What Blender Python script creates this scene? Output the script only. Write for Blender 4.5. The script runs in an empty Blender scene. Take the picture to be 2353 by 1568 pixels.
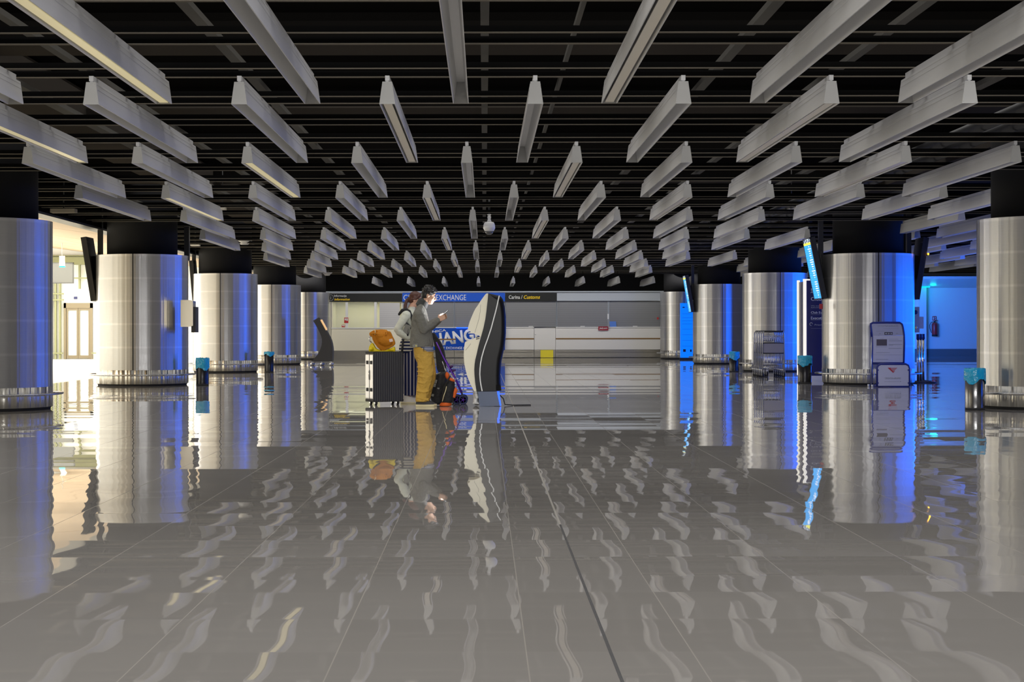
import bpy, bmesh, math, random
from mathutils import Vector, Matrix
S = bpy.context.scene
COL = S.collection
R = math.radians
random.seed(7)
# ------------------------------------------------------------------ camera
F, VX, VY, HC, ROLL = 3800.0, 1112.0, 762.5, 1.05, 0.0015
cam = bpy.data.cameras.new('camera'); camo = bpy.data.objects.new('camera', cam); COL.objects.link(camo)
cam.sensor_width = 36.0; cam.sensor_fit = 'HORIZONTAL'; cam.lens = 36.0 * F / 2353.0
cam.shift_x = (1176.5 - VX) / 2353.0; cam.shift_y = (VY - 784.0) / 2353.0
cam.clip_start = 0.1; cam.clip_end = 400
camo.location = (0, 0, HC)
camo.rotation_euler = (Matrix.Rotation(R(90), 4, 'X') @ Matrix.Rotation(-ROLL, 4, 'Z')).to_euler()
S.camera = camo
# ------------------------------------------------------------------ view, world, large lights
S.view_settings.view_transform = 'Standard'; S.view_settings.look = 'None'
S.view_settings.exposure = 0.0; S.view_settings.gamma = 1.0; S.view_settings.use_curve_mapping = False
W = bpy.data.worlds.new('world'); S.world = W; W.use_nodes = True
W.node_tree.nodes['Background'].inputs[0].default_value = (0.60, 0.60, 0.62, 1)
W.node_tree.nodes['Background'].inputs[1].default_value = 0.30
def area(name, loc, rot, sx, sy, rad, col, spread=180):
    """rad = emitted radiance, so the power follows the size"""
    l = bpy.data.lights.new(name, 'AREA'); l.shape = 'RECTANGLE'; l.size = sx; l.size_y = sy
    l.energy = rad * math.pi * sx * sy; l.color = col; l.spread = R(spread)
    o = bpy.data.objects.new(name, l); o.location = loc; o.rotation_euler = rot; COL.objects.link(o); return o
# added overhead fill for the halls, no real fittings (cut off well below the camera's angle)
area('hall_fill', (0.9, 31, 4.02), (0, 0, 0), 15.5, 58, 1.02, (1.0, 0.97, 0.93), 130)
area('hall_fill_rear', (0.9, -8, 4.02), (0, 0, 0), 15.5, 14, 1.6, (1.0, 0.97, 0.93), 150)
area('side_hall_fill', (15.5, 34, 4.02), (0, 0, 0), 11, 50, 0.28, (0.95, 0.97, 1.0), 130)
# the bright lobby on the left
area('lobby_ceiling_lights', (-14.5, 44, 3.45), (0, R(8), 0), 7, 40, 4.6, (1.0, 0.98, 0.84), 170)
area('lobby_side_fill', (-20.9, 49.5, 1.9), (0, R(-90), 0), 2.6, 14, 4.5, (1.0, 0.98, 0.92), 170)  # unseen panel added to whiten the left column edges
area('lobby_side_fill_near', (-20.9, 28, 1.9), (0, R(-90), 0), 2.6, 26, 1.3, (1.0, 0.96, 0.76), 170)  # unseen fill panel added for the beige on the column sides
area('lobby_near_lights', (-14.5, 13, 3.45), (0, R(8), 0), 7, 20, 2.3, (1.0, 0.95, 0.70), 170)
area('lobby_end_light', (-15, 58, 3.4), (R(62), 0, 0), 10, 1.2, 7.0, (1.0, 0.98, 0.80), 170)
# blue illuminated advertising along the right-hand side
area('blue_advert_light', (14.2, 22.5, 1.55), (0, R(90), 0), 2.2, 8, 3.0, (0.0, 0.12, 1.0), 175)
area('blue_advert_light_mid', (14.2, 33.2, 1.55), (0, R(90), 0), 2.2, 9, 5.0, (0.0, 0.12, 1.0), 175)
area('blue_advert_light_far', (14.2, 42.2, 1.55), (0, R(90), 0), 2.2, 7.5, 9.0, (0.0, 0.12, 1.0), 175)
area('blue_corner_light', (14.6, 63.5, 1.9), Vector((0.62, 0.75, 0.1)).to_track_quat('-Z', 'Y').to_euler(), 2.0, 1.6, 42.0, (0.03, 0.20, 1.0), 170)
# added fill strips that brighten the far counters and the near hall
area('counter_fill', (2.5, 63.2, 3.05), (R(50), 0, 0), 20, 0.5, 6.0, (1.0, 0.97, 0.93), 160)
area('near_hall_fill', (0.5, 6.5, 3.25), (R(80), 0, 0), 13, 0.5, 6.5, (1.0, 0.98, 0.95), 60)

# ------------------------------------------------------------------ helpers
def tag(o, label=None, cat=None, group=None, kind=None):
    if label: o['label'] = label
    if cat: o['category'] = cat
    if group: o['group'] = group
    if kind: o['kind'] = kind
    return o
def empty(name, loc=(0, 0, 0), rz=0, label=None, cat=None, group=None):
    o = bpy.data.objects.new(name, None); o.empty_display_size = 0.1
    o.location = loc; o.rotation_euler = (0, 0, rz); COL.objects.link(o)
    return tag(o, label, cat, group)
def at(x, y, d):
    """photo pixel at depth d -> world point"""
    y = y + ROLL * (x - VX)
    return ((x - VX) * d / F, d, HC + (VY - y) * d / F)
def copy_tree(o, parent=None):
    c = o.copy(); COL.objects.link(c)
    if parent: c.parent = parent
    for ch in [k for k in o.children]: copy_tree(ch, c)
    return c

def mat(name, col, rough=0.5, metal=0.0, spec=0.5, emit=None, es=0.0, coat=0.0, aniso=0.0, alpha=1.0, trans=0.0):
    m = bpy.data.materials.new(name); m.use_nodes = True
    b = m.node_tree.nodes['Principled BSDF']
    b.inputs['Base Color'].default_value = (*col, 1); b.inputs['Roughness'].default_value = rough
    b.inputs['Metallic'].default_value = metal; b.inputs['Specular IOR Level'].default_value = spec
    b.inputs['Coat Weight'].default_value = coat; b.inputs['Anisotropic'].default_value = aniso
    b.inputs['Transmission Weight'].default_value = trans; b.inputs['Alpha'].default_value = alpha
    if emit: b.inputs['Emission Color'].default_value = (*emit, 1); b.inputs['Emission Strength'].default_value = es
    return m
class NT:
    """tiny node builder"""
    def __init__(s, m): s.t = m.node_tree; s.n = s.t.nodes; s.l = s.t.links; s.b = s.n['Principled BSDF']
    def new(s, t, **k):
        n = s.n.new(t)
        for a, v in k.items(): setattr(n, a, v)
        return n
    def put(s, v, sock):
        if isinstance(v, (int, float)): sock.default_value = v
        elif isinstance(v, (tuple, list)): sock.default_value = v
        else: s.l.new(v, sock)
    def m(s, op, a, b=0.0, c=0.0):
        n = s.new('ShaderNodeMath', operation=op); s.put(a, n.inputs[0]); s.put(b, n.inputs[1]); s.put(c, n.inputs[2]); return n.outputs[0]
    def xyz(s, v):
        n = s.new('ShaderNodeSeparateXYZ'); s.l.new(v, n.inputs[0]); return n.outputs
    def comb(s, x, y, z):
        n = s.new('ShaderNodeCombineXYZ'); s.put(x, n.inputs[0]); s.put(y, n.inputs[1]); s.put(z, n.inputs[2]); return n.outputs[0]
    def pos(s): return s.new('ShaderNodeNewGeometry').outputs['Position']
    def obj(s): return s.new('ShaderNodeTexCoord').outputs['Object']
    def white(s, v):
        n = s.new('ShaderNodeTexWhiteNoise', noise_dimensions='3D'); s.l.new(v, n.inputs['Vector']); return n.outputs['Value']
    def noise(s, v, sc, det=3):
        n = s.new('ShaderNodeTexNoise'); s.l.new(v, n.inputs['Vector']); n.inputs['Scale'].default_value = sc; n.inputs['Detail'].default_value = det; return n.outputs['Fac']
    def mix(s, f, a, b):
        n = s.new('ShaderNodeMix', data_type='RGBA'); s.put(f, n.inputs[0]); s.put(a, n.inputs[6]); s.put(b, n.inputs[7]); return n.outputs[2]
    def scale(s, v, x, y, z):
        n = s.new('ShaderNodeMapping'); s.l.new(v, n.inputs[0]); n.inputs['Scale'].default_value = (x, y, z); return n.outputs[0]

# --- materials
def brushed(name, col, rough, metal, sx, sy, sz, amp=0.12):
    m = mat(name, col, rough, metal); n = NT(m)
    f = n.noise(n.scale(n.obj(), sx, sy, sz), 1.0, 4)
    n.l.new(n.m('MULTIPLY_ADD', f, amp, rough - amp / 2), n.b.inputs['Roughness'])
    n.l.new(n.mix(f, tuple(c * 0.93 for c in col) + (1,), tuple(min(1, c * 1.06) for c in col) + (1,)), n.b.inputs['Base Color'])
    return m
M = {}
M['alu'] = brushed('brushed_aluminium', (0.46, 0.46, 0.465), 0.32, 0.82, 6, 6, 160)
def _joints(m):
    n = NT(m); z = n.xyz(n.obj())[2]; acc = None
    for zz in (0.753, 1.207, 1.654, 2.10, 2.545):
        d = n.m('SUBTRACT', 1.0, n.m('MINIMUM', n.m('DIVIDE', n.m('ABSOLUTE', n.m('SUBTRACT', z, zz)), 0.028), 1.0))
        acc = d if acc is None else n.m('MAXIMUM', acc, d)
    src = n.b.inputs['Base Color'].links[0].from_socket
    n.l.new(n.mix(n.m('MULTIPLY', acc, 0.30), src, (0.80, 0.79, 0.78, 1)), n.b.inputs['Base Color'])
_joints(M['alu'])
M['chrome'] = mat('polished_steel', (0.72, 0.70, 0.67), 0.10, 1.0)
def streaked(m, sc, d):
    n = NT(m); bp = n.new('ShaderNodeBump'); bp.inputs['Distance'].default_value = d
    n.l.new(n.noise(n.scale(n.obj(), sc, sc, 0.0), 1.0, 2), bp.inputs['Height']); n.l.new(bp.outputs[0], n.b.inputs['Normal'])
    g_ = n.xyz(n.new('ShaderNodeNewGeometry').outputs['Normal']); n.l.new(n.comb(n.m('MULTIPLY', g_[1], -1.0), g_[0], 0.0), n.b.inputs['Tangent'])
    n.b.inputs['Anisotropic Rotation'].default_value = 0.25
M['plinth'] = mat('plinth_steel', (0.70, 0.68, 0.63), 0.32, 1.0, aniso=0.97); streaked(M['plinth'], 7, 0.09)
streaked(M['alu'], 7, 0.012); M['alu'].node_tree.nodes['Principled BSDF'].inputs['Anisotropic'].default_value = 0.6
M['steel'] = brushed('satin_steel', (0.55, 0.55, 0.56), 0.28, 1.0, 120, 120, 3)
M['black'] = mat('black_paint', (0.012, 0.012, 0.014), 0.45)
M['barblack'] = mat('bar_black', (0.006, 0.006, 0.006), 0.8, spec=0.0)
M['blackm'] = mat('matt_black', (0.008, 0.008, 0.009), 0.8, spec=0.2)
M['slab'] = mat('ceiling_black', (0.007, 0.0065, 0.006), 0.9, spec=0.0)
M['beam'] = mat('dusty_beam', (0.060, 0.053, 0.046), 0.9, spec=0.0)
M['chan'] = mat('cable_channel', (0.13, 0.125, 0.115), 0.7, spec=0.0)
M['flange'] = mat('bar_flange', (0.19, 0.17, 0.14), 0.6, spec=0.0)
M['trough'] = brushed('trough_paint', (0.66, 0.66, 0.67), 0.42, 0.25, 30, 2, 30, 0.08)
M['troughin'] = brushed('trough_inner', (0.74, 0.74, 0.74), 0.36, 0.25, 20, 1.5, 20, 0.10)
M['cap'] = mat('end_cap_paint', (0.50, 0.50, 0.495), 0.5, 0.1)
M['diff'] = mat('diffuser_acrylic', (0.86, 0.80, 0.68), 0.35)
M['diffwarm'] = mat('diffuser_added_glow', (0.86, 0.78, 0.55), 0.35, emit=(1.0, 0.86, 0.45), es=0.30)  # warm emission added to brighten the left-hand diffusers
M['white'] = mat('white_paint', (0.80, 0.80, 0.79), 0.4)
M['whiteg'] = mat('white_laminate', (0.70, 0.69, 0.67), 0.3)
M['cream'] = mat('cream_panel', (0.82, 0.78, 0.62), 0.4)
M['creamk'] = mat('kiosk_cream', (0.92, 0.87, 0.68), 0.35)
M['char'] = mat('charcoal_panel', (0.030, 0.031, 0.033), 0.45)
M['dgrey'] = mat('dark_grey', (0.028, 0.028, 0.030), 0.4)
M['kdark'] = mat('kiosk_charcoal', (0.007, 0.007, 0.008), 0.32, spec=0.22)
M['kick'] = mat('dull_kick_steel', (0.24, 0.225, 0.19), 0.30, 0.6)
M['sign'] = mat('sign_dark', (0.016, 0.017, 0.017), 0.5, spec=0.2)
M['blue'] = mat('sign_blue', (0.003, 0.06, 0.36), 0.4, spec=0.2, emit=(0.002, 0.06, 0.50), es=0.30)
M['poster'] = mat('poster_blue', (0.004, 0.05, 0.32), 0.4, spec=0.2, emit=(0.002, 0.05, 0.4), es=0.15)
M['txtw'] = mat('text_white', (0.78, 0.79, 0.80), 0.5)
M['txtg'] = mat('text_grey', (0.42, 0.43, 0.46), 0.5)
M['txty'] = mat('text_yellow', (0.80, 0.55, 0.02), 0.5, emit=(0.8, 0.5, 0.0), es=0.15)
M['red'] = mat('red_paint', (0.50, 0.03, 0.03), 0.35)
M['darkred'] = mat('maroon_sign', (0.28, 0.015, 0.03), 0.4)
M['brown'] = mat('wood_strip', (0.22, 0.12, 0.035), 0.5)
M['yellow'] = mat('yellow_reflection_paint', (0.80, 0.68, 0.03), 0.35)
M['bag'] = mat('blue_bin_bag', (0.010, 0.40, 0.72), 0.22, spec=0.7)
M['binsteel'] = mat('bin_dark_steel', (0.22, 0.22, 0.225), 0.22, 0.9)
M['binblack'] = mat('bin_black', (0.03, 0.03, 0.034), 0.25, 0.6)
M['skirting'] = mat('grey_skirting', (0.16, 0.16, 0.17), 0.5)
M['rubber'] = mat('rubber', (0.02, 0.02, 0.022), 0.7)
M['paleblue'] = mat('pale_blue_panel', (0.42, 0.46, 0.52), 0.5)
M['navy'] = mat('navy_panel', (0.008, 0.012, 0.11), 0.35)
M['glow'] = mat('tube_light', (0.9, 0.88, 0.8), 0.4, emit=(1.0, 0.95, 0.82), es=0.75)
M['ledblue'] = mat('led_blue', (0.02, 0.1, 0.9), 0.4, emit=(0.01, 0.10, 1.0), es=1.6)
M['bluepanel'] = mat('blue_lightbox', (0.004, 0.10, 0.6), 0.4, emit=(0.0, 0.19, 1.0), es=0.95)
M['orange_led'] = mat('orange_led', (0.9, 0.4, 0.0), 0.4, emit=(1.0, 0.45, 0.02), es=6)
M['teal'] = mat('teal_sign', (0.0, 0.5, 0.5), 0.4, emit=(0.0, 0.75, 0.75), es=0.9)
M['green'] = mat('green_panel', (0.01, 0.07, 0.035), 0.4)
M['limesteel'] = mat('green_steel', (0.24, 0.25, 0.13), 0.5)
M['doorframe'] = mat('door_frame_metal', (0.20, 0.165, 0.11), 0.4, 0.3)
M['greyscreen'] = mat('idle_screen', (0.07, 0.07, 0.068), 0.4)
M['glass'] = mat('clear_glass', (0.86, 0.95, 0.86), 0.02, alpha=0.14, spec=0.6)
M['lobbyfloor'] = mat('lobby_floor', (0.72, 0.70, 0.64), 0.35)
M['lobbyceil'] = mat('lobby_ceiling_panel', (0.52, 0.39, 0.27), 0.6)
M['seam'] = mat('dark_seam', (0.03, 0.03, 0.03), 0.7)
M['skin'] = mat('skin', (0.62, 0.37, 0.25), 0.5)
M['skinw'] = mat('skin_pale', (0.66, 0.38, 0.27), 0.5)
M['hair'] = mat('black_hair', (0.012, 0.010, 0.010), 0.5)
M['hairb'] = mat('brown_hair', (0.075, 0.022, 0.012), 0.42)
M['jacket'] = mat('grey_fleece', (0.18, 0.176, 0.155), 0.85, spec=0.2)
M['collar'] = mat('dark_collar', (0.05, 0.052, 0.05), 0.8)
M['khaki'] = mat('khaki_cotton', (0.60, 0.37, 0.075), 0.8, spec=0.2)
M['shoe'] = mat('grey_canvas', (0.06, 0.06, 0.065), 0.8)
M['sole'] = mat('cream_rubber', (0.80, 0.70, 0.42), 0.6)
M['sneaker'] = mat('white_sneaker', (0.80, 0.74, 0.66), 0.6)
M['topw'] = mat('pale_knit', (0.62, 0.64, 0.55), 0.85, spec=0.2)
M['strap'] = mat('black_webbing', (0.010, 0.011, 0.014), 0.7)
M['pouch'] = mat('grey_pouch', (0.22, 0.22, 0.20), 0.7)
M['bagorange'] = mat('orange_canvas', (0.52, 0.19, 0.012), 0.75, spec=0.25)
M['bagyellow'] = mat('yellow_nylon', (0.78, 0.60, 0.0), 0.5)
M['tagwhite'] = mat('cloth_label', (0.75, 0.58, 0.52), 0.7)
M['caseface'] = mat('graphite_shell', (0.045, 0.045, 0.052), 0.55, spec=0.3)
M['casesilver'] = mat('silver_shell', (0.50, 0.49, 0.49), 0.3, 0.5)
M['packorange'] = mat('pack_orange', (0.75, 0.13, 0.015), 0.7)
M['packblack'] = mat('pack_black', (0.014, 0.014, 0.016), 0.75)
M['purple'] = mat('purple_tube', (0.13, 0.035, 0.42), 0.3, 0.5)
M['phone'] = mat('phone_screen', (0.5, 0.5, 0.5), 0.3, emit=(0.95, 0.97, 1.0), es=4.0)

def shutter_mat(name, c):
    m = mat(name, c, 0.45, 0.2); n = NT(m)
    z = n.xyz(n.pos())[2]
    f = n.m('SINE', n.m('MULTIPLY', z, 2 * math.pi / 0.075))
    n.l.new(n.mix(n.m('MULTIPLY_ADD', f, 0.5, 0.5), tuple(k * 0.86 for k in c) + (1,), (*c, 1)), n.b.inputs['Base Color'])
    return m
M['shutter'] = shutter_mat('grey_shutter', (0.22, 0.225, 0.24))
M['shutterw'] = shutter_mat('pale_shutter', (0.55, 0.55, 0.56))

def floor_mat():
    m = mat('polished_tiles', (0.38, 0.36, 0.335), 0.03, spec=1.0); n = NT(m); T = 0.62
    x, y, _ = n.xyz(n.pos())
    x2 = n.m('ADD', n.m('SUBTRACT', x, 0.137), n.m('MULTIPLY', n.m('GREATER_THAN', x, 0.413), 0.077))
    y2 = n.m('SUBTRACT', n.m('SUBTRACT', y, 7.709), n.m('MULTIPLY', n.m('LESS_THAN', y, 7.0), 0.19))
    xt, yt = n.m('DIVIDE', x2, T), n.m('DIVIDE', y2, T)
    ix, iy = n.m('FLOOR', xt), n.m('FLOOR', yt)
    fx, fy = n.m('SUBTRACT', xt, ix), n.m('SUBTRACT', yt, iy)
    r_row = n.white(n.comb(iy, 3.7, 0.5)); r_row2 = n.white(n.comb(iy, 9.1, 4.5))
    r_t = n.white(n.comb(ix, iy, 1.5)); r_t2 = n.white(n.comb(ix, iy, 7.5)); r_t3 = n.white(n.comb(ix, iy, 5.5))
    c = lambda v, k: n.m('MULTIPLY', n.m('SUBTRACT', v, 0.5), k)
    dy = n.m('ADD', n.m('ADD', c(r_row, 0.0080), c(r_t, 0.0012)), n.m('MULTIPLY', c(fy, 1.0), c(r_row2, 0.003)))
    wave = n.m('SINE', n.m('MULTIPLY', n.m('ADD', n.m('MULTIPLY', fy, 0.95), n.m('MULTIPLY', r_t2, 0.5)), 2 * math.pi))
    dx = n.m('ADD', n.m('MULTIPLY', wave, 0.0042), c(r_t3, 0.007))
    nv = n.new('ShaderNodeVectorMath', operation='NORMALIZE'); n.l.new(n.comb(dx, dy, 1.0), nv.inputs[0])
    n.l.new(nv.outputs[0], n.b.inputs['Normal'])
    # grout: thin pale joints, one dark movement joint
    ed = lambda f, w: n.m('LESS_THAN', n.m('MINIMUM', f, n.m('SUBTRACT', 1.0, f)), w)
    g = n.m('MAXIMUM', ed(fx, 0.0034), n.m('MULTIPLY', ed(fy, 0.003), 0.4))
    ej = n.m('LESS_THAN', n.m('ABSOLUTE', n.m('SUBTRACT', x, 0.413)), 0.006)
    tone = n.mix(r_t2, (0.335, 0.320, 0.303, 1), (0.365, 0.350, 0.333, 1))
    tone = n.mix(n.noise(n.pos(), 0.35, 2), n.mix(0.08, tone, (0.2, 0.19, 0.18, 1)), tone)
    col = n.mix(n.m('MULTIPLY', g, 0.42), tone, (0.46, 0.43, 0.38, 1))
    far = n.m('SUBTRACT', 1.0, n.m('GREATER_THAN', y, 9.0))
    col = n.mix(ej, col, n.mix(far, (0.52, 0.50, 0.46, 1), (0.12, 0.12, 0.125, 1)))
    n.l.new(col, n.b.inputs['Base Color'])
    # faint smears and scuffs
    sm = n.noise(n.scale(n.pos(), 2.2, 9.0, 1), 1.0, 5)
    sp = n.m('GREATER_THAN', sm, 0.77)
    n.l.new(n.m('ADD', n.m('MULTIPLY_ADD', sm, 0.022, 0.004), n.m('MAXIMUM', n.m('MULTIPLY', sp, 0.20), n.m('MULTIPLY', n.m('MAXIMUM', g, ej), 0.25))), n.b.inputs['Roughness'])
    return m
M['floor'] = floor_mat()

def screen_mat(hz):
    """flight table: dark header, yellow band, blue rows with white entries (object space, z up, y across)"""
    m = mat('flight_screen', (0.02, 0.02, 0.02), 0.2); n = NT(m)
    x, y, z = n.xyz(n.obj())
    v = n.m('DIVIDE', n.m('ADD', z, hz), 2 * hz)                  # 0 bottom .. 1 top
    rows = n.m('MULTIPLY', v, 27.0); rf = n.m('FRACT', rows); ri = n.m('FLOOR', rows)
    rr = n.white(n.comb(ri, 2.0, 3.0))
    lim = n.m('MULTIPLY_ADD', rr, 0.16, 0.00)
    txt = n.m('MULTIPLY', n.m('MULTIPLY', n.m('GREATER_THAN', rf, 0.3), n.m('LESS_THAN', rf, 0.72)), n.m('LESS_THAN', n.m('ABSOLUTE', n.m('ADD', y, 0.10)), lim))
    base = n.mix(n.m('GREATER_THAN', rf, 0.15), (0.0, 0.16, 0.52, 1), (0.02, 0.36, 0.85, 1))
    base = n.mix(txt, base, (1, 1, 1, 1))
    base = n.mix(n.m('GREATER_THAN', v, 0.90), base, (0.85, 0.8, 0.05, 1))
    hd = n.m('GREATER_THAN', v, 0.94)
    ht = n.m('MULTIPLY', n.m('GREATER_THAN', n.white(n.comb(n.m('FLOOR', n.m('MULTIPLY', y, 14.0)), n.m('FLOOR', n.m('MULTIPLY', v, 90.0)), 1.0)), 0.55), 1.0)
    base = n.mix(hd, base, n.mix(ht, (0.01, 0.02, 0.05, 1), (0.6, 0.7, 0.8, 1)))
    n.l.new(base, n.b.inputs['Emission Color']); n.b.inputs['Emission Strength'].default_value = 1.5
    return m
M['screen'] = screen_mat(0.60)

def stripes(name, axis, pitch, duty, a, b, ph=0.0):
    m = mat(name, a, 0.8, spec=0.2); n = NT(m)
    o = n.xyz(n.obj())
    if axis == 'ang': v = n.m('MULTIPLY', n.m('ARCTAN2', n.m('SUBTRACT', o[0], 0.01), o[1]), 1.0)
    else: v = o['xyz'.index(axis)]
    f = n.m('FRACT', n.m('ADD', n.m('DIVIDE', v, pitch), 100.0 + ph))
    n.l.new(n.mix(n.m('LESS_THAN', f, duty), (*a, 1), (*b, 1)), n.b.inputs['Base Color'])
    return m
M['stripeh'] = stripes('striped_jersey', 'z', 0.048, 0.42, (0.012, 0.018, 0.065), (0.62, 0.58, 0.48))
M['stripev'] = stripes('striped_skirt', 'ang', 0.30, 0.27, (0.010, 0.014, 0.062), (0.42, 0.38, 0.36))
M['shirt'] = stripes('striped_hem', 'z', 0.022, 0.45, (0.05, 0.06, 0.14), (0.62, 0.63, 0.68))
def ribbed(m, pitch, depth, axis=0):
    n = NT(m); o = n.xyz(n.obj()); bp = n.new('ShaderNodeBump'); bp.inputs['Distance'].default_value = depth
    n.l.new(n.m('SINE', n.m('MULTIPLY', o[axis], 2 * math.pi / pitch)), bp.inputs['Height']); n.l.new(bp.outputs[0], n.b.inputs['Normal'])
ribbed(M['caseface'], 0.034, 0.0028)
def cloth(m, sc, d):
    n = NT(m); bp = n.new('ShaderNodeBump'); bp.inputs['Distance'].default_value = d
    n.l.new(n.noise(n.obj(), sc, 3), bp.inputs['Height']); n.l.new(bp.outputs[0], n.b.inputs['Normal'])
cloth(M['jacket'], 11, 0.05); cloth(M['khaki'], 11, 0.05); cloth(M['topw'], 18, 0.02); cloth(M['bagorange'], 14, 0.02); cloth(M['bag'], 8, 0.06); cloth(M['packblack'], 20, 0.02)

# --- mesh building
class MB:
    def __init__(s): s.bm = bmesh.new(); s.mi = 0
    def _f(s, vs, smooth=False):
        try:
            f = s.bm.faces.new(vs); f.material_index = s.mi; f.smooth = smooth; return f
        except ValueError: return None
    def box(s, c, d, rot=None, taper=None):
        hx, hy, hz = d[0] / 2, d[1] / 2, d[2] / 2
        vs = []
        for z in (-hz, hz):
            k = 1.0 if (taper is None or z < 0) else taper
            for x, y in ((-hx, -hy), (hx, -hy), (hx, hy), (-hx, hy)):
                v = Vector((x * k, y * k, z))
                if rot is not None: v = rot @ v
                vs.append(s.bm.verts.new(v + Vector(c)))
        for a in ((3, 2, 1, 0), (4, 5, 6, 7), (0, 1, 5, 4), (1, 2, 6, 5), (2, 3, 7, 6), (3, 0, 4, 7)): s._f([vs[i] for i in a])
        return s
    def b2(s, lo, hi):
        return s.box([(lo[i] + hi[i]) / 2 for i in range(3)], [abs(hi[i] - lo[i]) for i in range(3)])
    def lathe(s, prof, c=(0, 0, 0), n=32, a0=0.0, a1=None, smooth=True, sx=1, sy=1):
        full = a1 is None; a1 = a0 + 2 * math.pi if full else a1
        k = n if full else n + 1
        rings = []
        for r, z in prof:
            rings.append([s.bm.verts.new((c[0] + sx * r * math.cos(a0 + (a1 - a0) * i / n), c[1] + sy * r * math.sin(a0 + (a1 - a0) * i / n), c[2] + z)) for i in range(k)])
        for q in range(len(rings) - 1):
            for i in range(n):
                j = (i + 1) % k
                s._f([rings[q][i], rings[q][j], rings[q + 1][j], rings[q + 1][i]], smooth)
        if full:
            if prof[0][0] > 1e-6: s._f(list(reversed(rings[0])))
            if prof[-1][0] > 1e-6: s._f(rings[-1])
        return s
    def prism(s, pts, o, u, v, w, smooth=False):
        """closed 2D outline pts in plane (o,u,v), extruded by vector w"""
        o, u, v, w = Vector(o), Vector(u), Vector(v), Vector(w)
        a = [s.bm.verts.new(o + u * p[0] + v * p[1]) for p in pts]
        b = [s.bm.verts.new(o + u * p[0] + v * p[1] + w) for p in pts]
        n = len(pts); s._f(a); s._f(list(reversed(b)))
        for i in range(n): s._f([a[i], b[i], b[(i + 1) % n], a[(i + 1) % n]], smooth)
        return s
    def tube(s, path, r, n=8, closed=False, smooth=True):
        P = [Vector(p[:3]) for p in path]; rad = [(p[3] if len(p) > 3 else r) for p in path]
        rings = []; up = None
        for i, p in enumerate(P):
            if closed: t = P[(i + 1) % len(P)] - P[i - 1]
            else: t = P[min(i + 1, len(P) - 1)] - P[max(i - 1, 0)]
            t.normalize()
            if up is None:
                up = Vector((0, 0, 1)) if abs(t.z) < 0.9 else Vector((0, 1, 0))
            up = up - t * up.dot(t)
            if up.length < 1e-4: up = t.orthogonal()
            up.normalize(); sd = t.cross(up)
            rings.append([s.bm.verts.new(p + (up * math.cos(2 * math.pi * k / n) + sd * math.sin(2 * math.pi * k / n)) * rad[i]) for k in range(n)])
        m = len(rings)
        for q in range(m if closed else m - 1):
            for k in range(n):
                s._f([rings[q][k], rings[q][(k + 1) % n], rings[(q + 1) % m][(k + 1) % n], rings[(q + 1) % m][k]], smooth)
        if not closed: s._f(list(reversed(rings[0]))); s._f(rings[-1])
        return s
    def ell(s, c, r, rot=None, n=14, m=9):
        V = []
        for i in range(m + 1):
            th = math.pi * i / m; row = []
            for k in range(n if 0 < i < m else 1):
                p = Vector((r[0] * math.sin(th) * math.cos(2 * math.pi * k / n), r[1] * math.sin(th) * math.sin(2 * math.pi * k / n), r[2] * math.cos(th)))
                if rot is not None: p = rot @ p
                row.append(s.bm.verts.new(p + Vector(c)))
            V.append(row)
        for i in range(m):
            for k in range(n):
                k2 = (k + 1) % n
                if i == 0: s._f([V[0][0], V[1][k], V[1][k2]], True)
                elif i == m - 1: s._f([V[i][k], V[m][0], V[i][k2]], True)
                else: s._f([V[i][k], V[i + 1][k], V[i + 1][k2], V[i][k2]], True)
        return s
    def limb(s, path, n=14):
        """tapered tube with round ends, path of (x,y,z,r)"""
        for p in path: s.ell(p[:3], (p[3],) * 3, n=n, m=8)
        s.tube(path, 0.01, n); return s
    def loft(s, rings, n=24):
        """rings of (x,y,z,rx,ry)"""
        V = [[s.bm.verts.new((r[0] + r[3] * math.cos(2 * math.pi * k / n), r[1] + r[4] * math.sin(2 * math.pi * k / n), r[2])) for k in range(n)] for r in rings]
        for q in range(len(V) - 1):
            for k in range(n): s._f([V[q][k], V[q][(k + 1) % n], V[q + 1][(k + 1) % n], V[q + 1][k]], True)
        s._f(list(reversed(V[0]))); s._f(V[-1]); return s
    def mesh(s, name, mats):
        bmesh.ops.recalc_face_normals(s.bm, faces=s.bm.faces)
        me = bpy.data.meshes.new(name); s.bm.to_mesh(me); s.bm.free()
        for m in (mats if isinstance(mats, (list, tuple)) else [mats]): me.materials.append(M[m] if isinstance(m, str) else m)
        return me
    def build(s, name, mats, parent=None, loc=(0, 0, 0), bevel=0.0, **t):
        if bevel:
            es = [e for e in s.bm.edges if len(e.link_faces) == 2 and e.calc_face_angle(0) > 0.6]
            bmesh.ops.bevel(s.bm, geom=es, offset=bevel, segments=2, affect='EDGES', profile=0.6)
        o = bpy.data.objects.new(name, s.mesh(name, mats)); o.location = loc; COL.objects.link(o)
        if parent: o.parent = parent
        return tag(o, **t)
    def fuse(s, name, mats, parent=None, voxel=0.008, smooth=5, loc=(0, 0, 0), fac=0.5, **t):
        """merge the overlapping shapes into one continuous skin"""
        me = s.mesh(name + '_src', mats); o = bpy.data.objects.new(name + '_src', me); COL.objects.link(o)
        md = o.modifiers.new('r', 'REMESH'); md.mode = 'VOXEL'; md.voxel_size = voxel; md.use_smooth_shade = True
        if smooth:
            sm = o.modifiers.new('s', 'SMOOTH'); sm.iterations = smooth; sm.factor = fac
        dg = bpy.context.evaluated_depsgraph_get(); dg.update()
        nm = bpy.data.meshes.new_from_object(o.evaluated_get(dg)); nm.name = name
        for p in nm.polygons: p.use_smooth = True
        bpy.data.objects.remove(o); bpy.data.meshes.remove(me)
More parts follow.
